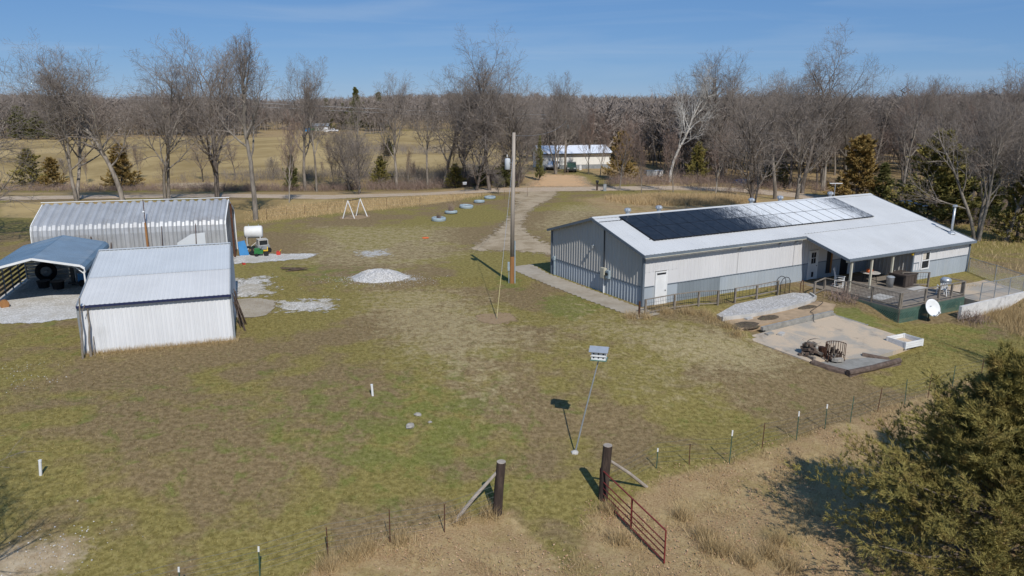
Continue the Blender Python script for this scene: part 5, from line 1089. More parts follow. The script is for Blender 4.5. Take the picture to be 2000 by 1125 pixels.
def place_tree(kind, x, y, h, label, rz=None, group=None, sxy=None, name='bare_tree', cat='tree', tilt=(0, 0)):
    tm, cm, hh = KINDS[kind]; s = h/hh; o = thing(name, label, cat, (x, y, gzf(x, y)-.05), random.uniform(0, 6.28) if rz is None else rz, group)
    o.scale = (s*(sxy or 1), s*(sxy or 1), s); o.rotation_euler[0] = tilt[0]; o.rotation_euler[1] = tilt[1]
    link('trunk', tm, o); link('crown', cm, o); return o
def tree_px(kind, bx_, by, ty, label, rz=None, sxy=None, dist=None, group=None, name='bare_tree', tilt=(0, 0)):
    p = P(bx_, by) if dist is None else None
    if dist is not None: q = PY(bx_, by, dist); p = Vector((q.x, dist, gzf(q.x, dist)))
    top = PY(bx_, ty, p.y); return place_tree(kind, p.x, p.y, max(2, top.z-p.z)*.95, label, rz, group, sxy, name, tilt=tilt)
# row of big trees beyond the arch building
tree_px('split_a', 150, 392, 62, 'pale barked forked bare tree behind the left end of the arch building', 2.0)
tree_px('tall_c', 240, 392, 85, 'bare tree with a long curved trunk second in the row behind the arch building', .3, 1.1)
tree_px('split_c', 325, 392, 92, 'bare tree leaning left behind the middle of the arch building', 4.4, 1.05)
tree_px('dense', 424, 388, 88, 'dense crowned bare tree behind the right part of the arch building', 1, 1.15)
tree_px('tall_b', 499, 430, 48, 'tallest slim bare tree right of the arch building', 2.2, .95)
tree_px('sapling', 565, 396, 225, 'small pale bare tree by the road right of the tallest slim tree', 1)
tree_px('tall_a', 596, 372, 122, 'dark trunked bare tree standing in the brush left of the power line gap', 3.3, .9)
tree_px('tall_b', 619, 374, 148, 'slender bare tree just right of the dark trunked tree', 1.2, .7)
tree_px('bush', 683, 372, 250, 'squat twisted bare tree beside the road behind the swing frame', 0, 1.3)
tree_px('bush', 702, 380, 268, 'thick stemmed bare tree at the road edge behind the swing frame', 2, 1.0)
tree_px('tall_b', 703, 378, 172, 'broken topped slim tree rising above the twisted road trees', 3, .55)
tree_px('tall_a', 775, 368, 150, 'slender curved bare tree right of the green cedar bush', 5.1, .9)
tree_px('sapling', 797, 366, 290, 'thin dead sapling between two curved trees', 1, .6)
tree_px('tall_b', 835, 368, 168, 'leaning bare tree at the edge of the field', 4, .8)
tree_px('tall_c', 868, 366, 142, 'bare tree with fine crown left of the big roadside tree', 2.7, 1.05)
tree_px('dense', 905, 362, 150, 'dense twiggy tree left of the big roadside tree', .6, 1.2)
tree_px('oak', 957, 372, 88, 'largest roadside bare tree with pale drooping limbs near the driveway', 1.9, .95)
tree_px('dense', 1005, 366, 165, 'broad dense bare tree behind the utility pole', 3.4, 1.2)
tree_px('bush', 930, 372, 230, 'low bushy bare tree left of the driveway mouth', 3.6, 1.4); tree_px('bush', 1012, 365, 230, 'bushy bare tree right of the big roadside tree', 5.0, .95)
tree_px('split_b', 1085, 340, 155, 'group of slim trunks in front of the white building', .5, .8); tree_px('tall_a', 1104, 336, 150, 'straight bare tree behind the distant utility pole', 1.5, .9)
tree_px('sapling', 1150, 340, 215, 'thin bare tree before the right half of the white building', 2.2); tree_px('sapling', 1172, 345, 235, 'slim sapling at the right end of the white building', .2)
# right side
tree_px('sapling', 1210, 372, 230, 'bare sapling at the roadside right of the small posts', .5, 1.2)
tree_px('pale', 1308, 345, 116, 'white barked sycamore rising above the woods', 2.4, .95, 120)
tree_px('dense', 1410, 350, 118, 'broad fan crowned bare tree right of the white sycamore', 2.2, 1.15, 125)
tree_px('sapling', 1253, 377, 260, 'small bare tree by the road left of the white sycamore', 4); tree_px('sapling', 1315, 375, 255, 'small grey bare tree by the road under the white sycamore', 2.9, 1.2); tree_px('sapling', 1398, 378, 245, 'bushy grey sapling by the road end', 1.2, 1.4)
tree_px('oak', 1567, 378, 92, 'large dark oak with spreading crown behind the barn ridge', .35, 1.0)
tree_px('tall_b', 1604, 372, 190, 'slender straight tree right of the large dark oak', 2, .8); tree_px('tall_b', 1463, 362, 200, 'slim pale trunk left of the large dark oak', .9, .6); tree_px('tall_a', 1480, 364, 180, 'thin dark tree between the sycamore and the oak', .2, .7)
tree_px('split_b', 1908, 470, 140, 'multi trunked bare tree at the wood edge right of the flue pipe', 1.0, 1.0); tree_px('tall_c', 1965, 470, 160, 'bare tree at the far right wood edge', 2.0, 1.0)
tree_px('split_c', 1885, 425, 175, 'grey twin stemmed tree behind the barn gable', 3.0, .9); tree_px('tall_a', 1762, 385, 165, 'bare tree behind the right end of the barn roof', 3.4, .9)
for i in range(18):
    R_ = random.Random(500+i); kd = R_.choice(['sapling', 'sapling', 'bush', 'wood_b']); q = 20+860*(i+R_.random())/18; wh = 'behind the arch building' if q < 450 else 'behind the swing frame' if q < 720 else 'left of the driveway mouth'; tree_px(kd, q, R_.uniform(340, 366), R_.uniform(265, 320), {'sapling': 'thin bare sapling', 'bush': 'squat bare bush', 'wood_b': 'small reddish bare tree'}[kd]+' at the foot of the field '+wh, None, R_.uniform(.8, 1.3), None, 'saplings at the foot of the field')
# off frame at the left: limbs reach into the picture; another one throws its shadow on the lawn
p = P(-75, 478); place_tree('side', p.x, p.y, 14.5, 'wide limbed bare tree at the left edge reaching over the carport', .4, None, 1.15)
place_tree('split_b', -15.6, 13.6, 11.5, 'bare tree outside the left edge casting twig shadows on the lawn', 1)
place_tree('sapling', 27.0, 31.5, 7.5, 'brown bare sapling behind the big cedar at the right fence', 2)
# woods on the right and behind the road: individual trees
k = 0; grp = {'r': 'bare trees of the wood behind the barn', 'm': 'bare trees of the wood behind the white building', 'l': 'bare trees on the far side of the left field'}
lab = {'r': 'bare grey tree in the wood behind the barn', 'm': 'bare brown tree in the wood around the white building', 'l': 'bare tree in the thicket on the far left'}
def scatter(n, fx, key, kinds, hlo, hhi, seed, mind=3.2):
    R = random.Random(seed); pts = []
    tries = 0
    while len(pts) < n and tries < n*40:
        tries += 1; x, y = fx(R)
        if all((x-a)**2+(y-b)**2 > mind*mind for a, b in pts): pts.append((x, y))
    for x, y in pts:
        kd = R.choice(kinds); q = 1000+FPX*x/(y*c_+HC*s_)
        adj = {'wood_a': 'slim grey', 'wood_b': 'reddish brown', 'tall_a': 'tall grey', 'dense': 'dense twiggy'}[kd]
        if key == 'r': where = 'left of the large dark oak' if q < 1540 else 'between the large oak and the bronze cedar' if q < 1680 else 'between the bronze cedar and the gable cedar' if q < 1820 else 'right of the tall gable cedar'; dep = 'at the wood front' if y < 105 else 'mid wood' if y < 150 else 'deep in the wood'
        elif key == 'm': where = 'left of the white building' if q < 1058 else 'behind the white building' if q < 1195 else 'right of the white building'; dep = 'at the far wood front' if y < 160 else 'deep in the far wood'
        else: where = 'behind the left trees' if q < 350 else 'nearer the far farmhouse'; dep = 'beyond the field'
        place_tree(kd, x, y, R.uniform(hlo, hhi), f'{adj} bare tree {dep} {where}', R.uniform(0, 6.28), grp[key], R.uniform(.85, 1.2))
def f_r(R):
    while True:
        y = 62+R.random()**1.2*150; x = y*R.uniform(.31, .76); q = 1000+FPX*x/(y*c_+HC*s_)
        if 1630 < q < 1890 and y < 100: continue
        if (x-8.02)*AX[0]+(y-43.87)*AX[1] > 33 or ((x-8.02)*BX[0]+(y-43.87)*BX[1] > 22 and y > 112): return x, y
def f_m(R):
    while True:
        y = R.uniform(122, 230); x = y*R.uniform(-.06, .36)
        if not (4 < x < 24 and y < 152) and not (x < 2 and y > 150): return x, y
def f_l(R):
    while True:
        y = R.uniform(262, 330); x = y*R.uniform(-.80, -.24)
        if y > 275+(x+150)*.35 and not (-.34 < x/y < -.19): return x, y
scatter(95, f_r, 'r', ['wood_a', 'wood_b', 'wood_a', 'tall_a', 'dense'], 10, 15.5, 21); scatter(62, f_m, 'm', ['wood_a', 'wood_b', 'dense', 'wood_b'], 8, 12, 22); scatter(34, f_l, 'l', ['wood_a', 'wood_b', 'dense'], 13, 18, 23)

# far woods: one mass of trees
def far_tree(seed, h, n, fat=1.0):
    R = random.Random(seed); V = []; F = []
    def tri(a, b, wd):
        d = (b-a); s_ = d.cross(Vector((R.uniform(-1, 1), R.uniform(-1, 1), R.uniform(-.3, .3)))).normalized()*wd; i = len(V); V.extend([tuple(a-s_), tuple(a+s_), tuple(b)]); F.append((i, i+1, i+2))
    for a in range(2): tri(Vector((0, 0, -.5)), Vector((R.uniform(-.4, .4), R.uniform(-.4, .4), h*.8)), h*.013)
    for k in range(n):
        z = h*R.uniform(.22, .85); a = R.uniform(0, 6.28); L = h*R.uniform(.12, .32)*(1.15-.6*z/h); p = Vector((0, 0, z)); e = p+Vector((math.cos(a), math.sin(a), R.uniform(.5, 1.4)))*L; tri(p, e, h*.006*fat)
        for q in range(5):
            m = p.lerp(e, R.uniform(.3, 1)); tri(m, m+Vector((R.uniform(-1, 1), R.uniform(-1, 1), R.uniform(.1, 1.2))).normalized()*L*R.uniform(.4, .9), h*.0035*fat)
    return np.array(V), np.array(F)
def mass(name, label, pts, seed, n, hlo, hhi, mt, protos=5, fat=1.4):
    R = np.random.default_rng(seed); PR = [far_tree(seed*10+i, 1.0, n, fat) for i in range(protos)]; Vs = []; Fs = []; off = 0
    for i, (x, y) in enumerate(pts):
        V, F = PR[i % protos]; a = R.uniform(0, 6.28); h = R.uniform(hlo, hhi); c, s = math.cos(a), math.sin(a); wdt = h*R.uniform(.85, 1.25)
        W = np.stack([(V[:, 0]*c-V[:, 1]*s)*wdt+x, (V[:, 0]*s+V[:, 1]*c)*wdt+y, V[:, 2]*h+gzf(x, y)], 1); Vs.append(W); Fs.append(F+off); off += len(V)
    o = link(name, npmesh(name, np.concatenate(Vs), np.concatenate(Fs), mt)); tag(o, label, 'woods', None, 'stuff')
R = np.random.default_rng(5); pts = []
while len(pts) < 2300:
    y = 110+R.random()**.8*330; x = y*R.uniform(.2, .95)
    if y < 135 and x < 75: continue
    if x < 26 and y < 160: continue
    pts.append((x, y))
mass('woodland', 'grey brown mass of bare woods behind the barn', pts, 31, 46, 9, 15, m_twigfar, 6, 1.9)
pts = []
while len(pts) < 800:
    y = R.uniform(130, 420); x = y*R.uniform(.02, .24)+(2 if y > 150 else 8)
    if y < 158 and 3 < x < 28: continue
    pts.append((x, y))
mass('woodland', 'brown mass of bare woods behind the white building', pts, 32, 46, 8, 13.5, m_twigfar, 6, 1.8)
pts = []
while len(pts) < 1100:
    y = R.uniform(268, 440); x = y*R.uniform(-.95, -.16)
    if y > 285+(x+150)*.6 and not (-.34 < x/y < -.19 and y < 388): pts.append((x, y))
mass('woodland', 'brown mass of bare woods left of the dry field', pts, 33, 46, 11, 17, m_twigfar, 6, 1.8)
pts = []
while len(pts) < 7500:
    y = 405+R.random()**1.1*650; x = y*R.uniform(-.85, .85)
    if -.26 < x/y < -.17 and y < 425: continue
    pts.append((x, y))
mass('distant_woods', 'far wooded hills on the horizon', pts, 34, 26, 9, 16, m_twigfar, 5, 2.6)

# ------------------------------------------------------------------ cedars
def cedar_mesh(seed, h, rad, nb, nsub, nspray, nneedle, nl, nw, prof=None, leafmat=None):
    R = random.Random(seed); tr = TB(); A = []; D = []; T = []
    tr.tube([Vector((0, 0, -.3)), Vector((.05*R.uniform(-1, 1), 0, h*.5)), Vector((.1*R.uniform(-1, 1), 0, h*.97))], [h*.022, h*.013, .015], 7)
    az = 0
    lob = [R.uniform(.72, 1.18) for _ in range(9)]
    for i in range(nb):
        t_ = (i+R.random())/nb; z = h*(.04+.93*t_); az += 2.4+R.uniform(-.3, .3); pr = (1-t_)**.75*(.55+.45*min(1, t_*5+.55)) if prof is None else prof(t_)
        L = max(.12*rad, rad*pr*R.uniform(.68, 1.22)*lob[int((az % 6.283)/6.284*9)]); up = .15+.75*t_+R.uniform(-.12, .18); d = Vector((math.cos(az), math.sin(az), up)).normalized(); p = Vector((0, 0, z)); e = p+d*L; m_ = p.lerp(e, .5)+Vector((0, 0, -.06*L))
        if i % 2 == 0 or h < 6: tr.tube([p, m_, e], [max(.008, .012*L+.004), max(.006, .007*L), .003], 4)
        for s in range(nsub):
            f = (s+R.random())/nsub; f = .22+.78*f; q = p.lerp(m_, f*2) if f < .5 else m_.lerp(e, f*2-1); sd = (d*.8+Vector((R.uniform(-1, 1), R.uniform(-1, 1), R.uniform(-.35, .9)))*.9).normalized(); SL = L*(.10+.26*(1-f))*R.uniform(.7, 1.2)+.06*rad
            tone = R.random()
            for w_ in range(nspray):
                g = (w_+R.random())/nspray; c = q+sd*(SL*g)+Vector((R.uniform(-1, 1), R.uniform(-1, 1), R.uniform(-1, 1)))*SL*.16
                for n_ in range(nneedle):
                    dd = (sd*1.25+Vector((R.uniform(-1, 1), R.uniform(-1, 1), R.uniform(-.6, 1)))).normalized(); A.append((c.x, c.y, c.z)); D.append((dd.x, dd.y, dd.z)); T.append(min(1, max(0, tone*.35+R.random()*.3+g*.25+.25*(f-.3))))
    A = np.array(A); D = np.array(D); T = np.array(T); n = len(A); S_r = np.cross(D, rng.normal(size=(n, 3))); S_r /= np.linalg.norm(S_r, axis=1)[:, None]; Ln = nl*rng.uniform(.6, 1.4, n)[:, None]; Wd = nw*rng.uniform(.7, 1.3, n)[:, None]
    V = np.stack([A-D*Ln*.2-S_r*Wd*.4, A-D*Ln*.2+S_r*Wd*.4, A+D*Ln*.4+S_r*Wd, A+D*Ln], 1).reshape(-1, 3); F = np.arange(4*n).reshape(-1, 4)
    return tr.mesh('trunk', m_barkdk), npmesh('crown', V, F, leafmat, {'tone': np.repeat(T, 4)}), h
KINDS['cedar_a'] = cedar_mesh(1, 6, 2.9, 75, 8, 5, 5, .24, .06, lambda t_: (1-t_)**.7*(.8+.2*math.sin(t_*11)), m_cedar); KINDS['cedar_b'] = cedar_mesh(2, 6, 2.7, 75, 8, 5, 5, .24, .06, lambda t_: (1-t_)**.6*(.8+.2*math.sin(t_*9+1)), m_cedarbr); KINDS['cedar_d'] = cedar_mesh(3, 8, 2.9, 80, 8, 5, 5, .28, .07, lambda t_: (1-t_)**.65*(.8+.2*math.sin(t_*12+2)), m_cedardk)
KINDS['near'] = cedar_mesh(5, 7.0, 5.1, 210, 16, 9, 12, .15, .0115, lambda t_: (1-t_)**.92*(.86+.14*math.sin(t_*23)), m_cedarnear)
place_tree('near', 13.7, 18.9, 6.75, 'big olive green cedar in the right foreground', 1.1, None, None, 'cedar_tree')
KINDS['near2'] = cedar_mesh(6, 5.0, 2.2, 80, 10, 6, 8, .11, .0125, lambda t_: (1-t_)**.5*(.7+.3*math.sin(t_*9)), m_cedarbr)
place_tree('near2', 17.5, 22.5, 6.1, 'brownish cedar behind the big foreground cedar', 2, None, None, 'cedar_tree')
def ced(kind, bx_, by, ty, label, sxy=1, dist=None): tree_px(kind, bx_, by, ty, label, None, sxy, dist, None, 'cedar_tree')
ced('cedar_a', 62, 362, 288, 'green cedar at the left edge of the dry field', 1.25); ced('cedar_b', 105, 366, 305, 'smaller bronze cedar beside the leftmost field cedar', 1.2); ced('cedar_b', 240, 368, 278, 'reddish bronze cedar behind the curved trunk tree', 1.25)
ced('cedar_d', 572, 372, 300, 'dark cedar in the brush behind the dark trunked tree', .9); ced('cedar_a', 744, 362, 303, 'bushy green cedar in front of the dry field', 1.0); ced('cedar_d', 760, 306, 268, 'dark round cedar in the field hedge', 1.2, 190)
ced('cedar_d', 640, 250, 190, 'dark cedar beside the far farmhouse', .9, 400); ced('cedar_d', 698, 250, 168, 'tallest dark cedar behind the far white truck', .8, 395); ced('cedar_d', 722, 252, 195, 'small dark cedar in the far row right of the tallest', .9, 390); ced('cedar_d', 742, 252, 178, 'dark cedar at the right end of the far row', .9, 390); ced('cedar_d', 672, 250, 200, 'dark cedar just behind the far white truck', .8, 410)
for i, (a, b, c) in enumerate(((40, 268, 205), (75, 270, 215), (110, 268, 212))): ced('cedar_d', a, b, c, ('dark cedar in the far left wood at the frame edge', 'dark middle cedar in the far left wood', 'dark cedar in the far left wood nearest the field')[i], 1.5, 268)
ced('cedar_a', 890, 366, 318, 'low green cedar under the roadside trees', 1.3); ced('cedar_d', 985, 366, 300, 'dark cedar under the largest roadside tree', 1.1); ced('cedar_d', 1053, 352, 262, 'narrow dark cedar at the left end of the white building', .45); ced('cedar_b', 1213, 352, 252, 'tall brown cedar right of the white building', .9); ced('cedar_d', 940, 364, 322, 'low dark cedar among the roadside brush', 1.5)
ced('cedar_a', 1362, 352, 275, 'green cedar half hidden by the fan crowned tree', .9); ced('cedar_d', 1500, 362, 280, 'dark green cedar left of the large oak', .9); ced('cedar_d', 1527, 366, 300, 'small dark cedar next to the large oak', 1.0)
ced('cedar_b', 1672, 394, 260, 'large bronze cedar behind the barn ridge', 1.3); ced('cedar_a', 1822, 436, 250, 'tall green cedar behind the barn gable', 1.25); ced('cedar_d', 1858, 432, 300, 'dark cedar pressed against the tall gable cedar', 1.3); ced('cedar_a', 1985, 470, 330, 'green cedar at the right frame edge in the wood', 1.1); ced('cedar_d', 1720, 398, 315, 'low dark cedar right of the large bronze cedar', 1.2); ced('cedar_d', 1930, 440, 320, 'dark cedar inside the right wood', 1.0)

# ------------------------------------------------------------------ white building across the road and what stands round it
wb = P(1058, 331); we = P(1192, 329); wl = (we-wb).to_2d().length; r = thing('white_building', 'long low white building with metal roof across the road', 'building', wb, math.atan2(we.y-wb.y, we.x-wb.x))
n = 12; pwid = wl/n; me = MB().bx(0, pwid-.01, 0, .06, .75, 3.0).mesh('siding_panel', m_bldg); sk = MB().bx(0, pwid-.01, .05, .1, -.4, .74).mesh('skirting_panel', m_galvd)
for k in range(n): link('siding_panel', me, r, (k*pwid, 0, 0)); link('skirting_panel', sk, r, (k*pwid, 0, 0))
MB().bx(.05, wl-.05, .1, 6, -.4, 2.98).obj('core', m_bldg, r); MB().face([(0, .02, 3.0), (0, 6, 3.0), (0, 3.4, 4.1)]).obj('gable', m_bldg, r); MB().face([(wl, .02, 3.0), (wl, 3.4, 4.1), (wl, 6, 3.0)]).obj('gable', m_bldg, r)
MB().beam((-.3, 1.5, 3.6), (wl+.3, 1.5, 3.6), 4.4, .06, up=(0, -1.1/3.4, 1)).obj('roof', m_bldroof, r); MB().beam((-.3, 4.95, 3.6), (wl+.3, 4.95, 3.6), 3.6, .06, up=(0, 1.1/3.0, 1)).obj('roof', m_bldroof, r)
MB().bx(-.3, wl+.3, -.62, -.54, 2.78, 2.95).obj('eave_trim', m_darkmetal, r); MB().beam((-.3, 3.4, 4.24), (wl+.3, 3.4, 4.24), .2, .05).obj('ridge_cap', m_redpaint, r)
for x in ():
    d = MB().bx(x, x+.9, -.03, .0, 1.4, 2.3).obj('window', m_white, r); MB().bx(x+.08, x+.82, -.04, -.031, 1.48, 2.22).obj('pane', m_glass, d)
MB().bx(5.0, 5.9, -.03, 0, .8, 2.7).obj('door', m_white, r)
def vehicle(name, label, cat, p, rz, body, L=4.9, W=1.85, kind='suv'):
    o = thing(name, label, cat, p, rz); b = MB()
    def prism(pts, w0, m, nm, par=None):
        q = MB(); k = len(pts); q.face([(x, -w0, z) for x, z in pts]); q.face([(x, w0, z) for x, z in reversed(pts)])
        for i in range(k): a, c = pts[i], pts[(i+1) % k]; q.face([(a[0], -w0, a[1]), (a[0], w0, a[1]), (c[0], w0, c[1]), (c[0], -w0, c[1])])
        return q.obj(nm, m, par or o)
    h = L/2
    bd = prism([(-h, .45), (-h, .95), (-h*.55, 1.02), (h*.98, 1.0), (h, .9), (h, .45), (h*.8, .35), (-h*.8, .35)], W/2, body, 'body')
    cab = [(-h*.52, 1.02), (-h*.28, 1.62), (h*.85, 1.65), (h*.97, 1.0)] if kind == 'suv' else [(-h*.45, 1.02), (-h*.22, 1.62), (h*.2, 1.64), (h*.26, 1.0)]
    prism(cab, W/2-.1, body, 'cab')
    for s in (-1, 1):
        x0, x1 = (-h*.34, h*.8) if kind == 'suv' else (-h*.3, h*.18)
        MB().face([(x0, s*(W/2-.095), 1.08), (x1, s*(W/2-.095), 1.08), (x1-.05, s*(W/2-.095), 1.5), (x0+.3, s*(W/2-.095), 1.5)][::s]).obj('side_window', m_glass, o)
        MB().bx(-h-.02, -h, s*.6-.2, s*.6+.2, .7, .9).obj('headlight', m_galv, o); MB().bx(h-.0, h+.02, s*.75-.1, s*.75+.1, .65, .95).obj('tail_light', m_red, o)
        for x in (-h*.62, h*.6):
            w_ = MB(); w_.lathe([(.27, -.11), (.35, -.09), (.35, .09), (.27, .11)], 16); w_.v = [(a+x, c+s*(W/2-.1), d_+.35) for a, d_, c in w_.v]; wo_ = w_.obj('wheel', m_rubber, o); w_ = MB(); w_.lathe([(.2, -.12), (.2, .12)], 12); w_.v = [(a+x, c+s*(W/2-.09), d_+.35) for a, d_, c in w_.v]; w_.obj('rim', m_galv, wo_)
    MB().face([(-h*.50, -W/2+.2, 1.06), (-h*.30, -W/2+.25, 1.56), (-h*.30, W/2-.25, 1.56), (-h*.50, W/2-.2, 1.06)][::-1]).obj('windscreen', m_glass, o); MB().bx(-h-.05, -h+.02, -W/2+.05, W/2-.05, .42, .62).obj('bumper', m_darkmetal, o)
    if kind == 'truck': MB().bx(h*.3, h*.99, -W/2+.12, W/2-.12, .98, 1.01).obj('bed_floor', m_darkmetal, o)
    return o
vehicle('parked_suv', 'dark green vehicle parked facing the road before the white building', 'car', P(1116, 335), 1.5, m_vehgreen)
vehicle('parked_car', 'white car parked at the left end of the white building', 'car', P(1081, 331), 1.2, m_vehwhite, 4.3, 1.7)
r = thing('chest', 'white barrel by the green vehicle', 'barrel', P(1133, 332)); MB().lathe([(.28, 0), (.31, .45), (.28, .9)], 12).obj('shell', m_white, r); MB().lathe([(.29, .9), (.2, .95)], 12).obj('lid', m_galvd, r)
r = thing('mailbox_post', 'dark wooden post with box at the driveway mouth', 'post', P(1166, 372)); MB().bx(-.12, .12, -.12, .12, -.1, 1.15).obj('post', m_postdark, r); MB().bx(-.2, .2, -.3, .3, 1.16, 1.45).obj('box', m_darkmetal, r)
r = thing('meter_pedestal', 'grey utility pedestal at the driveway mouth', 'pedestal', P(1181, 373)); MB().bx(-.22, .22, -.2, .2, -.1, 1.0).obj('cabinet', m_galvd, r); MB().bx(-.18, .18, -.22, -.2, .35, .9).obj('door', m_galv, r); MB().tube([(0, 0, 1), (0, 0, 1.5)], .06, 8).obj('riser', m_wood, r)
r = thing('road_sign', 'small white number sign on a thin post by the road', 'sign', P(908, 374)); MB().tube([(0, 0, -.1), (0, 0, 1.3)], .03, 6).obj('post', m_darkmetal, r); MB().bx(-.28, .28, -.04, -.02, 1.0, 1.4).obj('plate', m_white, r)
sb = P(975, 379); KINDS['shrub'] = KINDS['bush']; place_tree('bush', sb.x, sb.y, 2.6, 'round grey shrub beside the driveway mouth', 1, None, 1.1, 'shrub', 'shrub')
r = thing('tarp_pile', 'bright blue tarp over a heap at the wood edge', 'tarp', P(1449, 357)); b = MB(); b.lathe([(1.6, 0), (1.5, .25), (1.0, .5), (.2, .6)], 14, sy=.6); b.v = [(x*random.uniform(.92, 1.08), y*random.uniform(.9, 1.1), z*random.uniform(.85, 1.1)) for x, y, z in b.v]; b.obj('tarp', m_blue, r)
for k, (a, b_, sc, lab, mt) in enumerate(((1487, 360, .5, 'white drum beside the blue tarp', m_white), (1268, 344, .8, 'grey appliance in the brush across the road', m_galvd), (1284, 344, .8, 'white box in the brush across the road', m_white), (1340, 345, 1.0, 'dark grey shed crate in the brush across the road', m_darkmetal), (1352, 350, .6, 'small pale crate right of the dark crate', m_galv))):
    r = thing('junk_box', lab, 'box', P(a, b_), .3*k); MB().bx(-sc, sc, -sc*.7, sc*.7, -.1, sc*1.2).obj('body', mt, r); MB().bx(-sc*1.04, sc*1.04, -sc*.75, sc*.75, sc*1.2, sc*1.28).obj('lid', mt, r)
r = thing('tin_shed', 'rusty tin roofed lean-to behind the barn gable', 'shed', P(1780, 428), .35)
for k in range(6): MB().beam((k*.5-1.5, -1.0, 1.5), (k*.5-1.5, 1.2, 1.9), .48, .03).obj('roof_sheet', m_galv if k % 3 else m_rust, r)
for x in (-1.5, 1.2):
    for y in (-.9, 1.1): MB().bx(x-.06, x+.06, y-.06, y+.06, -.1, 1.5 if y < 0 else 1.85).obj('post', m_wood, r)
MB().bx(-1.6, 1.3, 1.12, 1.17, 0, 1.8).obj('back_wall', m_galvd, r)
r = thing('antenna', 'thin roof antenna behind the barn ridge', 'antenna', bl(27.4, 8.2)+(3.9,)); MB().tube([(0, 0, 0), (0, 0, 1.6)], .025, 6).obj('mast', m_galv, r); MB().beam((-.5, 0, 1.6), (.6, 0, 1.6), .05).obj('boom', m_white, r)
# far farmstead at the top of the field
D = 372.0
def FP(px_, y=D): q = PY(px_, 250, y); return Vector((q.x, y, gzf(q.x, y)))
p = FP(618); r = thing('farm_house', 'far white farmhouse with pale roof beyond the field', 'house', p+Vector((-5, 8, 0)))
r.scale = (.72, .72, .72); MB().bx(0, 12, 0, 7, -.3, 3.2).obj('wall', m_concw, r); MB().beam((-.5, 1.6, 4.2), (12.5, 1.6, 4.2), 4.6, .12, up=(0, -.45, 1)).obj('roof', m_galvd, r); MB().beam((-.5, 5.5, 4.2), (12.5, 5.5, 4.2), 4.6, .12, up=(0, .45, 1)).obj('roof', m_galvd, r)
for x in (2, 6, 9.5): d = MB().bx(x, x+1.2, -.05, -.0, 1.0, 2.3).obj('window', m_darkmetal, r); MB().bx(x+.1, x+1.1, -.07, -.051, 1.1, 2.2).obj('pane', m_glass, d)
MB().bx(4.4, 5.3, -.05, 0, 0, 2.1).obj('door', m_green, r)
vehicle('pickup_truck', 'far white pickup truck at the top of the field', 'truck', FP(650), PI, m_vehwhite, 5.6, 2.0, 'truck')
r = thing('blue_tank', 'far blue tank left of the farmhouse', 'tank', FP(600), 0); MB().bx(-1.3, 1.3, -1, 1, 0, 1.5).obj('body', m_blue, r); MB().bx(-1.4, 1.4, -1.1, 1.1, 1.5, 1.65).obj('lid', m_blue, r)
r = thing('green_trailer', 'far green implement in front of the farmhouse', 'implement', FP(611, D-2), 0); MB().bx(-1.0, 1.0, -.8, .8, .6, 2.0).obj('body', m_green, r); MB().lathe([(.4, -.1), (.4, .1)], 12, (0, -.9, .5)).obj('wheel', m_rubber, r)
r = thing('white_tank', 'far white tank right of the farmhouse', 'tank', FP(636, D-1), 0); MB().lathe([(1.0, 0), (1.1, 1.4), (.9, 1.9), (.2, 2.1)], 14).obj('shell', m_white, r); MB().bx(-1.2, 1.2, -1.2, 1.2, -.2, 0).obj('base', m_concw, r)

# ------------------------------------------------------------------ grass, leaves, brush
def blades(name, label, cat, XY, hlo, hhi, wlo, whi, mt, lean=.6, attrs=False, tones=None, seed=1, quads=False):
    R = np.random.default_rng(seed); n = len(XY); x, y = XY[:, 0], XY[:, 1]; z = gz(x, y)-.01; h = R.uniform(hlo, hhi, n); wd = R.uniform(wlo, whi, n); a = R.uniform(0, 6.283, n); b = R.uniform(0, 6.283, n); ln = R.uniform(.1, lean, n)*h
    base = np.stack([x, y, z], 1); sd = np.stack([np.cos(a)*wd, np.sin(a)*wd, np.zeros(n)], 1); tip = base+np.stack([np.cos(b)*ln, np.sin(b)*ln, h], 1)
    V = np.stack([base-sd, base+sd, tip], 1).reshape(-1, 3); F = np.arange(3*n).reshape(-1, 3); T = R.random(n) if tones is None else tones
    at = {'tone': np.repeat(T, 3)}
    if attrs:
        for k, v in zones(x, y).items(): at[k] = np.repeat(v, 3)
    tag(link(name, npmesh(name, V, F, mt, at)), label, cat, None, 'stuff')
def in_frame(n, y0, y1, R, pad=.06): 
    y = np.sqrt(R.uniform(y0*y0, y1*y1, n)); x = y*R.uniform(-.72-pad, .78, n); return np.stack([x, y], 1)
def barn_uv(XY): d = XY-OB; return d@AX, d@BX
def free(XY):
    a, b = barn_uv(XY); ok = ~((a > -2.3) & (a < 28.3) & (b > -1.8)) & ~((a > 1.6) & (a < 11.7) & (b > -11.6) & (b < -1.5)) & ~((a > 2.3) & (a < 6.8) & (b > -12.7) & (b < -10.5)) & ~((a > 13.3) & (a < 28) & (b > -8.9))
    c, s = math.cos(SY), math.sin(SY); u = (XY[:, 0]-sx0)*c+(XY[:, 1]-sy0)*s; v = -(XY[:, 0]-sx0)*s+(XY[:, 1]-sy0)*c; ok &= ~((u > -.1) & (u < 7.1) & (v > -.02) & (v < 11)); ok &= ~((u > -9) & (u < 0) & (v > 6) & (v < 22))
    return ok
R = np.random.default_rng(77)
XY = in_frame(330000, 15.5, 52, R); XY = XY[free(XY)]; zz = zones(XY[:, 0], XY[:, 1]); XY = XY[(R.random(len(XY)) > zz['gravel']*1.2) & (R.random(len(XY)) > zz['leaf']*.75)]
blades('lawn_grass', 'short mixed green and brown lawn grass', 'grass', XY, .03, .09, .008, .017, m_turf, 1.2, True, None, 3)
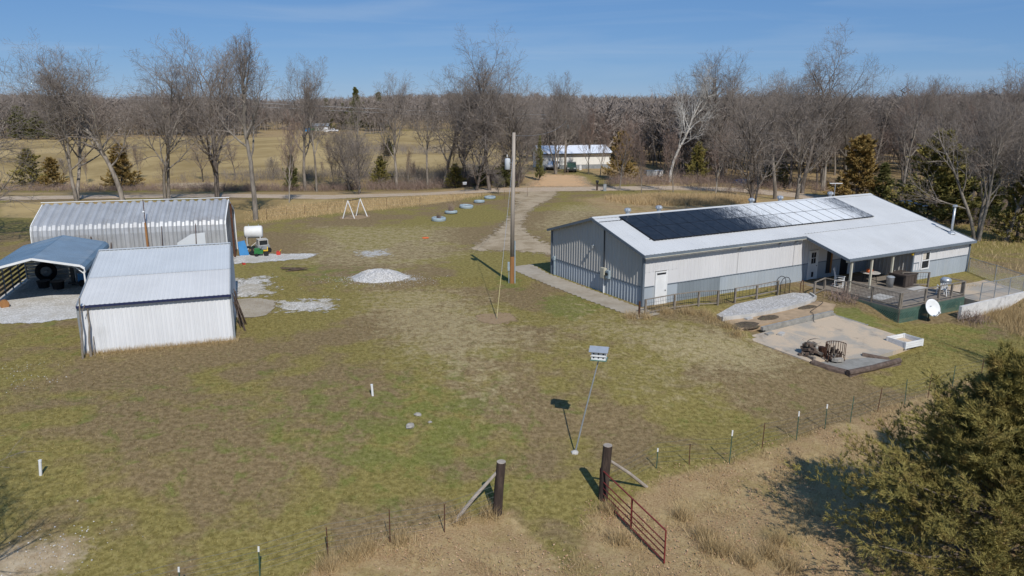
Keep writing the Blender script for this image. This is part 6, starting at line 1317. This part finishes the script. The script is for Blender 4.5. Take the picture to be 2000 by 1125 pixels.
# taller dry grass on the bank and along the fence line
XY = in_frame(380000, 15.0, 48, R); a_ = np.maximum(mask(XY[:, 0], XY[:, 1], Z_LEAF[0][0], 1.0), mask(XY[:, 0], XY[:, 1], Z_LEAF[1][0], .7)); cl = np.array([mnoise.noise((x*.9, y*.9, 3.1)) for x, y in XY]); keep = (a_ > .35) & (cl > -.10+R.random(len(XY))*.4) & free(XY); XY = XY[keep]
blades('dry_grass', 'tan dry grass on the bank outside the fence', 'grass', XY, .06, .30, .004, .009, m_drygrass, 1.5, False, None, 4)
b_ = P(1175, 985)
cl = [P(*q).to_2d() for q in ((1390, 1075), (1412, 1080), (1375, 1050), (1500, 1085), (1520, 1060), (1330, 1010), (1540, 1110), (1460, 1100), (1190, 1000), (1210, 1060), (690, 1090), (720, 1075), (640, 1110), (900, 1015), (955, 1008), (780, 1060), (1230, 620), (1300, 612), (1345, 612), (1375, 615), (1260, 622), (1420, 640), (1440, 655), (1390, 625))]
XY = np.concatenate([np.array([c.x, c.y])+R.normal(size=(320, 2))*(.22 if i > 15 else .17) for i, c in enumerate(cl)]); blades('grass_clumps', 'tall tufts of pale dry grass by the gate and fence', 'grass', XY, .2, .62, .004, .009, m_drygrass, .9, False, None, 5)
XY = in_frame(95000, 15.2, 46, R); a_ = np.maximum(mask(XY[:, 0], XY[:, 1], Z_LEAF[0][0], 1.6), mask(XY[:, 0], XY[:, 1], Z_LEAF[1][0], 1.2)); cl = np.array([mnoise.noise((x*.45, y*.45, 9.1)) for x, y in XY]); XY = XY[(a_ > .25) & (cl+.35*a_ > R.random(len(XY))*.55)]
n = len(XY); th = R.uniform(0, 6.28, n); sz = R.uniform(.02, .045, n); c0 = np.stack([XY[:, 0], XY[:, 1], gz(XY[:, 0], XY[:, 1])+R.uniform(.015, .08, n)], 1); u = np.stack([np.cos(th)*sz, np.sin(th)*sz, R.uniform(-.5, .5, n)*sz], 1); v = np.stack([-np.sin(th)*sz*.6, np.cos(th)*sz*.6, R.uniform(-.4, .4, n)*sz], 1)
V = np.stack([c0-u, c0-v, c0+u, c0+v], 1).reshape(-1, 3); tag(link('fallen_leaves', npmesh('fallen_leaves', V, np.arange(4*n).reshape(-1, 4), m_deadleaf, {'tone': np.repeat(R.random(n), 4)})), 'brown fallen leaves lying on the bank', 'leaves', None, 'stuff')
XY = np.array([(S_(u, v).x, S_(u, v).y) for u, v in zip(R.uniform(0, 7.2, 2600), -np.abs(R.normal(size=2600))*.28)]); blades('wall_weeds', 'dry weeds along the foot of the white shed wall', 'grass', XY, .08, .38, .004, .009, m_drygrass, .8, False, None, 15)
# golden grass strips by the road and behind the barn
def strip(polypts, n, name, label, hlo, hhi, seed, mt=m_reed, w0=.012, w1=.03):
    pl = [P(*q).to_2d() for q in polypts]; x0, x1 = min(p.x for p in pl), max(p.x for p in pl); y0, y1 = min(p.y for p in pl), max(p.y for p in pl); XY = np.stack([R.uniform(x0, x1, n), R.uniform(y0, y1, n)], 1); k = sdf(XY[:, 0], XY[:, 1], pl)+R.normal(size=n)*.8 < 0
    blades(name, label, 'grass', XY[k], hlo, hhi, w0, w1, mt, .6, False, None, seed)
strip([(500, 436), (560, 428), (650, 417), (760, 408), (860, 396), (960, 381), (900, 379), (700, 392), (500, 405)], 32000, 'tall_dry_grass', 'golden tall grass along the road fence', .1, .38, 6)
strip([(1180, 388), (1300, 383), (1420, 384), (1480, 394), (1380, 402), (1290, 402), (1230, 398)], 30000, 'tall_dry_grass', 'golden tall grass behind the barn roof', .2, .8, 7)
strip([(1905, 560), (1990, 590), (2080, 600), (2080, 700), (1980, 640), (1900, 612)], 26000, 'tall_dry_grass', 'brown tall grass below the chain link run', .2, .5, 8, m_drygrass, .006, .012)
XY = np.stack([R.uniform(36, 75, 26000), R.uniform(44, 82, 26000)], 1); a, b = barn_uv(XY); XY = XY[(a > 29)]; blades('tall_dry_grass', 'brown rough grass at the wood edge right of the barn', 'grass', XY, .12, .4, .01, .02, m_drygrass, .9, False, None, 9)
def brush(name, label, XY, hlo, hhi, mt, seed, per=9):
    R2 = np.random.default_rng(seed); n = len(XY)*per; x = np.repeat(XY[:, 0], per)+R2.normal(size=n)*.35; y = np.repeat(XY[:, 1], per)+R2.normal(size=n)*.35; z = gz(x, y)-.05; h = np.repeat(R2.uniform(hlo, hhi, len(XY)), per)*R2.uniform(.5, 1, n); base = np.stack([x, y, z], 1); d = np.stack([R2.normal(size=n)*.35, R2.normal(size=n)*.35, np.ones(n)], 1); mid = base+d*h[:, None]*.6
    Vs = []; Fs = []; off = 0
    def add(p, q, wd):
        nonlocal off
        s = np.cross(q-p, R2.normal(size=p.shape)); s /= np.linalg.norm(s, axis=1)[:, None]+1e-9; m = len(p); Vs.append(np.stack([p-s*wd, p+s*wd, q], 1).reshape(-1, 3)); Fs.append(np.arange(3*m).reshape(-1, 3)+off); off += 3*m
    add(base, base+d*h[:, None], .016)
    for k in range(5): st = base+d*(h*R2.uniform(.2, .9, n))[:, None]; add(st, st+np.stack([R2.normal(size=n)*.5, R2.normal(size=n)*.5, R2.uniform(.1, .9, n)], 1)*(h*.42)[:, None], .010)
    tag(link(name, npmesh(name, np.concatenate(Vs), np.concatenate(Fs), mt)), label, 'brush', None, 'stuff')
dyard = [P(*q).to_2d() for q in ((1000, 368), (1185, 368), (1180, 340), (1040, 338))]
def along(pts, n, jx): 
    pl = [P(*q).to_2d() for q in pts]; out = []
    for _ in range(n): i = R.integers(0, len(pl)-1); q = pl[i].lerp(pl[i+1], R.random()); out.append((q.x+R.normal()*jx*1.5, q.y+abs(R.normal())*jx))
    out = np.array(out); return out[sdf(out[:, 0], out[:, 1], dyard) > 0]
brush('roadside_brush', 'red brown brush along the far side of the road', along([(430, 374), (560, 374), (700, 372), (800, 370), (900, 366), (1000, 362), (1030, 360)], 900, 2.6), .6, 1.9, m_twigred, 41)
brush('field_brush', 'dark hedge brush along the foot of the dry field', along([(430, 356), (560, 354), (700, 352), (800, 350), (880, 348)], 420, 5), .8, 2.6, m_twig, 48)
brush('field_brush', 'dark scrub patch in the dry field', np.array([(x, y) for x, y in zip(R.uniform(-42, -14, 260), R.uniform(195, 225, 260))]), .8, 3.0, m_twig, 49)
brush('roadside_brush', 'grey thicket under the roadside trees', along([(850, 362), (900, 360), (960, 358), (1040, 354)], 420, 5), 1.2, 3.6, m_twig, 42)
brush('wood_edge_brush', 'brown brush across the road in front of the woods', along([(1190, 366), (1260, 362), (1340, 360), (1420, 362), (1500, 368), (1560, 376), (1640, 386)], 700, 6), .6, 2.2, m_twigred, 43)
brush('wood_edge_brush', 'brown brush at the wood edge right of the barn', np.stack([R.uniform(44, 80, 500), R.uniform(66, 100, 500)], 1)[:480], .6, 2.0, m_twigred, 44)
brush('wood_edge_brush', 'brown brush at the foot of the left trees', along([(0, 372), (100, 374), (200, 374), (300, 372), (420, 374)], 500, 4), .4, 1.4, m_twigred, 45)
brush('deck_shrub', 'tangled brown bare shrub at the left corner of the deck', np.array([bl(*q) for q in zip(R.uniform(11.9, 13.0, 16), R.uniform(-5.3, -4.1, 16))]), .5, 1.1, m_twigred, 46)
brush('wall_shrub', 'reddish bare shrub at the corner of the painted wall', np.array([bl(*q) for q in zip(R.uniform(17.6, 19.2, 14), R.uniform(-9.9, -9.3, 14))]), .6, 1.2, m_twigred, 47)
# scattered pebbles on the lawn's gravel spots and the heap skirt
XY = np.concatenate([np.stack([gp.x+R.normal(size=900)*1.9, gp.y-.6+R.normal(size=900)*.9], 1), np.array([[P(*q).x, P(*q).y] for q in ((50, 745), (40, 720), (90, 1080), (130, 1060), (60, 1100))]).repeat(40, 0)+R.normal(size=(200, 2))*np.array([.9, .7])]); n = len(XY)
c0 = np.stack([XY[:, 0], XY[:, 1], gz(XY[:, 0], XY[:, 1])+.012], 1); sz = R.uniform(.012, .035, n)[:, None]; O8 = np.array([(1, 0, 0), (0, 1, 0), (-1, 0, 0), (0, -1, 0), (0, 0, .8)]); V = (c0[:, None, :]+O8[None]*sz[:, None, :]).reshape(-1, 3); Fi = np.array([(0, 1, 4), (1, 2, 4), (2, 3, 4), (3, 0, 4)]); F = (np.arange(n)[:, None, None]*5+Fi[None]).reshape(-1, 3)
tag(link('loose_stones', npmesh('loose_stones', V, F, m_pebble, {'tone': np.repeat(R.random(n), 5)})), 'loose pale stones scattered on the lawn', 'stones', None, 'stuff')
